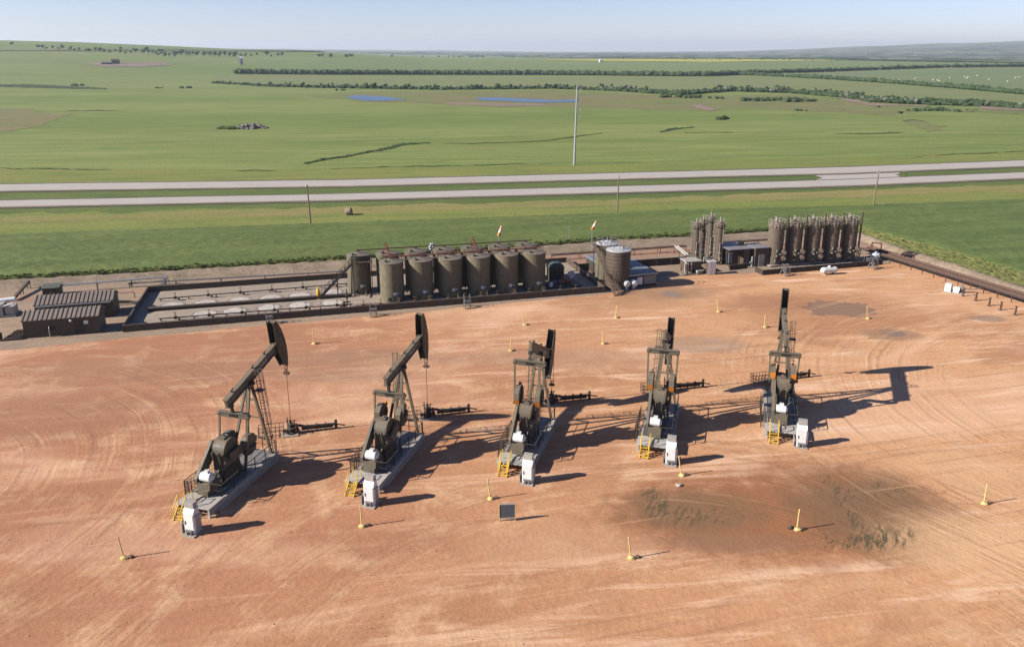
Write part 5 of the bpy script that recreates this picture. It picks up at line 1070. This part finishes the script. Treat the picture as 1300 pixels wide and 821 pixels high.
# ------------------------------------------------------------------ tall vertical treaters
RAILT = paint('railing_tan', (0.29, 0.26, 0.215), 0.6)
def treater(px, r, h, label, lattice=False):
    c = G(*px); t = thing('vertical_treater', label, 'treater', c, ROW, 'tall slim treaters'); m = MB()
    m.lathe([(r + .15, .1), (r + .15, .25), (r, .3), (r, h - .5), (r * .85, h - .2), (r * .5, h), (.01, h + .05)], (0, 0, 0), 24)
    for z in (1.5, 3.0, 4.6, 6.2): m.lathe([(r, z - .05), (r + .04, z), (r, z + .05)], (0, 0, 0), 24)
    m.build('shell', TREAT, t); m = MB(); R2 = r + .3; n = 12
    m.lathe([(r + .02, h - 1.0), (R2, h - 1.0), (R2, h - .95), (r + .02, h - .95)], (0, 0, 0), 20); pf = m.build('platform', BROWN_D, t); m = MB()
    for k in range(n):
        a, b = 2 * math.pi * k / n, 2 * math.pi * (k + 1) / n; p, q = Vector((R2 * math.cos(a), R2 * math.sin(a), h - 1)), Vector((R2 * math.cos(b), R2 * math.sin(b), h - 1))
        for z in (.55, 1.1): m.bar(p + Vector((0, 0, z)), q + Vector((0, 0, z)), .045, .045)
        m.bar(p, p + Vector((0, 0, 1.12)), .05, .05)
    m.build('railing', RAILT, pf); m = MB()
    for s in (-.22, .22): m.bar((-r - .15, s, .2), (-r - .15, s, h), .05, .05)
    for k in range(20): m.bar((-r - .15, -.22, .4 + k * .33), (-r - .15, .22, .4 + k * .33), .03, .03)
    for k in range(6):
        pts = [Vector((-r - .15 - .6 * math.sin(a), .36 * math.cos(a), 2.2 + k * .75)) for a in [math.pi * j / 6 for j in range(7)]]
        for a, b in zip(pts, pts[1:]): m.bar(a, b, .035, .035)
    m.build('ladder', RAILT, t); m = MB(); m.tube((r + .12, .25, .3), (r + .12, .25, h + .5), .06, 8); m.tube((.2, -r - .18, .3), (.2, -r - .18, h - 1.2), .07, 8); m.tube((0, 0, h), (0, 0, h + .7), .13, 10); m.pipe([(-.3, -r - .2, .8), (-.3, -r - .2, 4), (r + .2, -r - .1, 4.2)], .07, 8); m.build('pipes', RAILT, t)
    m = MB(); m.box((0, -r - .15, 1.1), (.55, .4, .6)); m.lathe([(.01, .3), (.3, .28), (.3, 0)], (-.1, -r, 2.2), 14, Matrix.Rotation(R(90), 3, 'X')); m.build('valve_box', RAILT, t)
treater((881.5, 334), .72, 7.6, 'tall slim brown treater at the left of its group'); treater((890, 331), .42, 7.8, 'thinnest tall treater, between the left one and the dark ones'); treater((899.5, 327), .7, 7.9, 'tall slim treater standing furthest back in its group'); treater((910.8, 335), .72, 7.9, 'tall slim brown treater at the right of its group')
a = G(868, 348); t = thing('separator_skid', 'pale separator box on legs in front of the tall treaters', 'separator', a, ROW)
m = MB(); m.bx(.4, 3.2, -.1, 2.4, .7, 2.1); m.build('housing', BROWN, t); m = MB(); m.bx(.3, 3.3, -.25, 2.5, 2.1, 2.22); m.build('roof', PALE, t); m = MB(); 
for x in (-.1, .5, 1.1): m.tube((x, -.5, 0), (x, -.5, 2.0), .1, 8)
for z in (.9, 1.4, 1.9): m.tube((-.2, -.5, z), (.5, -.45, z), .12, 8)
m.tube((.2, -.45, 1.9), (.2, .3, 2.4), .14, 10); m.build('pipes', PALE, t); m = MB()
for x in (.6, 3.0):
    for y in (0, 2.2): m.bx(x - .08, x + .08, y - .08, y + .08, 0, .7)
m.bx(-.4, 5.8, -.9, -.7, 0, .18); m.bx(3.4, 5.8, -.6, 1.5, .02, .12); m.build('leg', DARK, t); m = MB(); m.tube((2, -.8, .55), (3.2, -.6, .55), .22, 12); m.tube((1.8, -1.1, .15), (4.2, -.5, .9), .07, 8); m.build('pump', PALE, t)
t = thing('white_cabinet', 'tall white cabinet at the foot of the right tall treater', 'cabinet', G(904, 349), ROW); m = MB(); m.bx(-.7, .55, 0, 1.0, .1, 2.3); m.build('body', BROWN, t); m = MB(); m.bx(-.72, .57, -.04, -.002, .12, 2.3); m.build('door', WHITE, t); m = MB(); m.bx(-.8, .8, -.1, 1.1, 2.3, 2.38); m.build('roof', ALU, t)
t = thing('meter_run', 'blue grey meter pipes between the tall treaters', 'meter', G(897, 337), ROW); m = MB(); m.pipe([(-1.4, 0, .6), (-.6, 0, .6), (-.6, 0, 1.5), (.8, 0, 1.5), (.8, 0, .3)], .12, 8); m.build('pipe', GALV, t); m = MB(); m.ball((.1, 0, 1.5), .28, 10, 6); m.box((-1, 0, .6), (.4, .4, .5)); m.build('meter', SLATE, t)
wl = thing('containment_wall', 'low dark wall right of the tall treaters', 'containment wall', G(926, 343), ROW); wall_run(wl, 'front_panel', G(926, 343), G(948, 340.5), .9, .1, BROWN_D, 1.5)

# ------------------------------------------------------------------ brown shed with the pale door
a = G(957.5, 339); t = thing('brown_shed', 'brown shed with a dark flat roof and a pale door', 'shed', a, ROW); m = MB(); m.bx(0, 2.75, 0, 3.4, 0, 3.35); m.bx(-1.9, -.7, .6, 3.4, 0, 3.2); m.bx(-.7, 0, 1.6, 3.4, 0, 3.2); m.bx(-4.2, -1.9, 2.4, 5.2, 0, 2.6); m.build('wall', BROWN, t)
m = MB(); m.bx(-.1, 2.85, -.12, 3.5, 3.36, 3.47); m.bx(-4.9, -.12, .4, 6.2, 3.22, 3.34); m.build('roof', paint('bluish_roof', (.2, .2, .22), .5, .2, dirt=.3), t); m = MB(); m.bx(.75, 1.85, -.05, -.004, .05, 2.2); dd = m.build('door', PALE, t); m = MB(); m.bx(1.65, 1.72, -.1, -.05, 1.0, 1.2); m.build('handle', DARK, dd)
m = MB(); m.lathe([(.01, 3.95), (.35, 3.9), (.4, 3.5), (.3, 3.36)], (-.9, 3.2, 0), 14); m.tube((-1.3, 3.6, 3.34), (-1.3, 3.6, 4.2), .1, 8); m.build('roof_fan', DARK, t); m = MB(); m.tube((-.35, .3, 0), (-.35, .3, 1.9), .16, 10); m.pipe([(-.9, .2, .7), (-.35, .3, 1.2), (0, .2, 1.3)], .08, 8); m.build('vent_pipe', GALV, t); m = MB(); m.bx(-3.9, -3.2, 2.3, 2.39, .4, 2.3); m.build('blue_panel', paint('blue_grey_panel', (.2, .27, .38), .5), t)
for x in (-4.75, -2.8): m = MB(); m.bx(x, x + .12, .5, .62, 0, 3.22); m.build('post', BROWN_D, t)

# ------------------------------------------------------------------ five heater treaters with chimneys
def heater_proto():
    t = thing('heater_treater', 'x', 'heater treater', (0, 0, 0), ROW, 'five heater treaters with chimneys'); r, h = 1.36, 7.0; m = MB(); n = 44
    m.lathe([(r + .1, .12), (r + .1, .3), (r, .32), (r, h), (r * .8, h + .3), (.3, h + .5), (.01, h + .5)], (0, 0, 0), n)
    for k in range(0): a = 2 * math.pi * k / 30; m.bar((r * 1.005 * math.cos(a), r * 1.005 * math.sin(a), .35), (r * 1.005 * math.cos(a), r * 1.005 * math.sin(a), h - .05), .07, .07)
    for z in (1.4, 2.8, 4.2, 5.6): m.lathe([(r, z - .05), (r + .06, z), (r, z + .05)], (0, 0, 0), n)
    m.build('shell', paint('heater_paint', (0.118, 0.092, 0.068), .55, dirt=.3, scale=.8, streak=True), t); m = MB(); R2 = r + .12; nn = 16
    for k in range(nn):
        a, b = 2 * math.pi * k / nn, 2 * math.pi * (k + 1) / nn; p, q = Vector((R2 * math.cos(a), R2 * math.sin(a), h - .4)), Vector((R2 * math.cos(b), R2 * math.sin(b), h - .4))
        for z in (.45, .9, 1.35): m.bar(p + Vector((0, 0, z)), q + Vector((0, 0, z)), .05, .05)
        m.bar(p, p + Vector((0, 0, 1.4)), .06, .06)
        if k % 2 == 0: m.bar(p + Vector((0, 0, .1)), q + Vector((0, 0, 1.0)), .05, .05)
    tr = m.build('top_rail', RAILT, t); rnd = random.Random(3); m = MB()
    for k in range(11): a = rnd.uniform(0, 6.28); q = rnd.uniform(.2, 1.1); x, y = q * math.cos(a), q * math.sin(a); hh_ = rnd.uniform(.4, 1.15); m.tube((x, y, h + .2), (x, y, h + .2 + hh_), rnd.uniform(.05, .13), 8); m.box((x, y, h + .25 + hh_), (.25, .22, .2))
    m.tube((-.9, -.4, h + .9), (.9, .3, h + .9), .09, 8); m.tube((0, -1, h + .75), (.2, 1, h + .75), .08, 8); m.build('top_valves', RAILT, t)
    m = MB(); m.tube((1.36, -1.15, 2.0), (1.36, -1.15, 8.6), .16, 12); m.lathe([(.3, 8.6), (.19, 8.75), (.24, 8.85)], (1.36, -1.15, 0), 12); m.bar((1.36, -1.15, 5.2), (1.0, -.8, 5.2), .08, .08); m.build('chimney', BROWN, t)
    for x, z in ((.85, 1.2), (.82, 2.25)):
        m = MB(); Mx = Matrix.Rotation(R(90), 3, 'X'); m.lathe([(.5, 0), (.5, .95), (.46, 1.0)], (x, -.9, z), 20, Mx); b_ = m.build('burner_drum', BROWN, t); m = MB(); m.lathe([(.46, 1.0), (.2, 1.04), (.01, 1.05)], (x, -.9, z), 20, Mx); m.tube((x, -1.9, z), (x, -2.15, z), .12, 10); m.build('burner_cover', paint('burner_tan', (.26, .2, .15), .6), b_)
    m = MB(); m.pipe([(-.5, -1.36, .2), (-.5, -1.36, 2.1), (-.2, -1.42, 2.3), (-.2, -1.42, 2.9)], .05, 8); m.build('pipes', BROWN_D, t)
    for (x, z) in ((-.5, 1.7), (-.5, 2.6), (.2, 2.0), (-.75, .8)): m = MB(); m.box((x, -1.55, z), (.24, .2, .28)); m.build('gauge', RAILT, t)
    return t
hp = heater_proto(); HA, HB = Gf(986.5, 287.5, 7.0), Gf(1080, 283.5, 7.0)
HL = ['leftmost of five ribbed heater treaters, sunlit on its side, nearest the pale door', 'second of five ribbed heater treaters from the left', 'middle of five ribbed heater treaters with chimneys', 'fourth of five ribbed heater treaters from the left', 'rightmost of five ribbed heater treaters, beside the red pipe rack']
for k in range(5):
    o = hp if k == 0 else copy_tree(hp); o.location = HA.lerp(HB, k / 4); o.location.z = .3; tag(o, HL[k])
m = MB(); a = HA - eX * 1.5 - eY * 1.5; m.add([p + Vector((0, 0, .16)) for p in (a, HB + eX * 3 - eY * 1.5, HB + eX * 3 + eY * 2, a + eY * 3.5)], [(0, 1, 2, 3)]); struct('treater_slab', m, CONC)
t = thing('base_beam', 'long pale pad edge under the five heater treaters', 'pad', HA, ROW); A_, B_ = loc(t, HA), loc(t, HB); m = MB(); m.bx(A_.x - 1.7, B_.x + 1.8, -1.7, 1.7, .17, .32); m.build('pad', CONC, t)
wl = thing('containment_wall', 'dark low wall in front of the five heater treaters', 'containment wall', G(968, 349.5), ROW); a = G(968, 349.5); b = G(1102, 338); wall_run(wl, 'front_panel', a, b, .9, .1, BROWN_D, 2.4); wall_run(wl, 'side_panel', b, b + (b - a).normalized() * 3.2 + eY * .4, .9, .1, BROWN_D, 2.4); wall_run(wl, 'side_panel', a, a + eY * 2.4, .9, .1, BROWN_D)
m = MB(); d = (b - a).normalized(); nrm = Vector((-d.y, d.x, 0)); t = thing('wall_walkway', 'pale narrow walkway strip behind the wall below the heater treaters', 'walkway', a + nrm * 1.0, math.atan2(d.y, d.x))
for k in range(14): m.bx(1.2 + k * 1.3, 2.2 + k * 1.3, -.3, .3, .6, .66)
m.build('grating', GALV, t); m = MB()
for k in range(14): m.bx(1.2 + k * 1.3, 1.3 + k * 1.3, -.3, .3, 0, .6)
m.build('leg', BROWN_D, t)
stepover((996.5, 350), 'grey crossover steps below the leftmost heater treater'); stepover((1108, 341.5), 'grey crossover steps below the small white tank')
def bullet(px, L, r, label, saddle=True, ang=ROW):
    t = thing('bullet_tank', label, 'gas tank', G(*px), ang); z0 = r + .32; m = MB(); My = Matrix.Rotation(R(90), 3, 'Y'); h = L / 2
    m.lathe([(.01, -h), (r * .55, -h + .06), (r * .9, -h + .25), (r, -h + .5), (r, h - .5), (r * .9, h - .25), (r * .55, h - .06), (.01, h)], (0, 0, z0), 26, My); m.build('body', WHITE, t); m = MB(); m.lathe([(.24, z0 + r - .04), (.24, z0 + r + .22), (.01, z0 + r + .25)], (0, 0, 0), 14); m.build('dome_cap', WHITE, t)
    for x in (-h * .55, h * .55): m = MB(); m.bx(x - .1, x + .1, -r * .75, r * .75, 0, z0 - r * .6); m.build('saddle', PALE, t)
    return t
bullet((1052, 348.5), 3.2, .52, 'white bullet tank lying on the red dirt'); bullet((1110.5, 331), 1.7, .62, 'small white tank beside the steps at the right end')
t = thing('valve_skid', 'dark valve tangle left of the small white tank', 'valve skid', G(1102, 334), ROW); m = MB(); m.pipe([(-1, 0, .3), (-.8, 0, 1.2), (.2, 0, 1.3), (.9, .2, .6), (1.2, .2, .2)], .1, 8); m.tube((-.6, -.3, .6), (.8, -.3, .9), .1, 8); m.build('pipe', BROWN_D, t); m = MB(); m.box((0, 0, .7), (.5, .4, .5)); m.lathe([(.2, 1.5), (.26, 1.53), (.2, 1.56)], (.2, 0, 0), 12); m.build('valve', GALV, t)

# ------------------------------------------------------------------ right pipe rack, white skid, stub posts
A_ = G(1096, 322); B_ = G(1312, 390); d = B_ - A_; L = d.length; t = thing('pipe_rack', 'long rusty red pipe rack running to the right edge', 'pipe rack', A_, math.atan2(d.y, d.x)); H_ = 1.25
for grp in (-.95, .75):
    m = MB()
    for k in range(4 if grp > 0 else 3): m.tube((0, grp + k * .27, H_), (L, grp + k * .27, H_), .11, 10)
    m.build('pipes', RUST, t)
m = MB()
for y in (-1.2, -.15, .55, 1.75): m.bar((0, y, H_ - .12), (L, y, H_ - .12), .1, .16)
m.build('rail', BROWN_D, t); m = MB()
for k in range(15):
    x = .4 + (L - .8) * k / 14
    for y in (-1.1, 1.6): m.bar((x, y, 0), (x, y, H_ - .2), .1, .1)
    m.bar((x, -1.25, H_ - .24), (x, 1.8, H_ - .24), .12, .1)
m.build('stand', BROWN_D, t)
for x, h in ((.6, 2.2), (8.5, 1.9)): m = MB(); m.pipe([(x, 1.2, H_), (x, 1.2, h), (x + 1.2, 2.3, h), (x + 1.2, 2.3, .1)], .12, 8); m.build('riser', RUST, t)
t = thing('white_pump_skid', 'small white pump skid beside the rusty pipe rack', 'pump skid', G(1209, 371), R(-40)); m = MB(); m.bx(-1.4, 1.6, -.9, .9, 0, .12); m.build('base', CONC, t); m = MB(); m.bx(-1.1, -.2, -.5, .5, .12, 1.35); m.build('cabinet', WHITE, t); m = MB(); m.tube((.1, 0, .65), (1.0, 0, .65), .38, 16); m.box((.5, 0, .3), (.8, .6, .36)); m.build('motor', WHITE, t); m = MB(); m.tube((1.2, .2, .1), (1.2, .2, 1.5), .12, 10); m.box((1.2, .2, .9), (.36, .36, .4)); m.pipe([(1.2, .2, .8), (2.6, .9, .8), (3.6, 1.6, 1.0)], .08, 8); m.build('piping', STEEL, t)
SL = ['stub riser nearest the white pump skid', 'second stub riser from the white pump skid', 'middle of the five dark stub risers', 'second stub riser from the right edge', 'stub riser nearest the right edge']
for q, l in zip(((1222.5, 376), (1238.6, 382), (1255.5, 388.5), (1270, 394), (1288.5, 400)), SL):
    t = thing('stub_riser', 'dark ' + l, 'pipe riser', G(*q), R(-40), 'dark stub risers beside the pipe rack'); m = MB(); m.tube((0, 0, 0), (0, 0, 1.25), .11, 10); m.build('pipe', BROWN_D, t); m = MB(); m.lathe([(.01, 1.25), (.19, 1.25), (.19, 1.36), (.01, 1.36)], (0, 0, 0), 14); m.lathe([(.3, .02), (.3, .12), (.11, .14)], (0, 0, 0), 14); m.box((0, 0, .55), (.28, .28, .3)); m.build('flange', RUST, t)
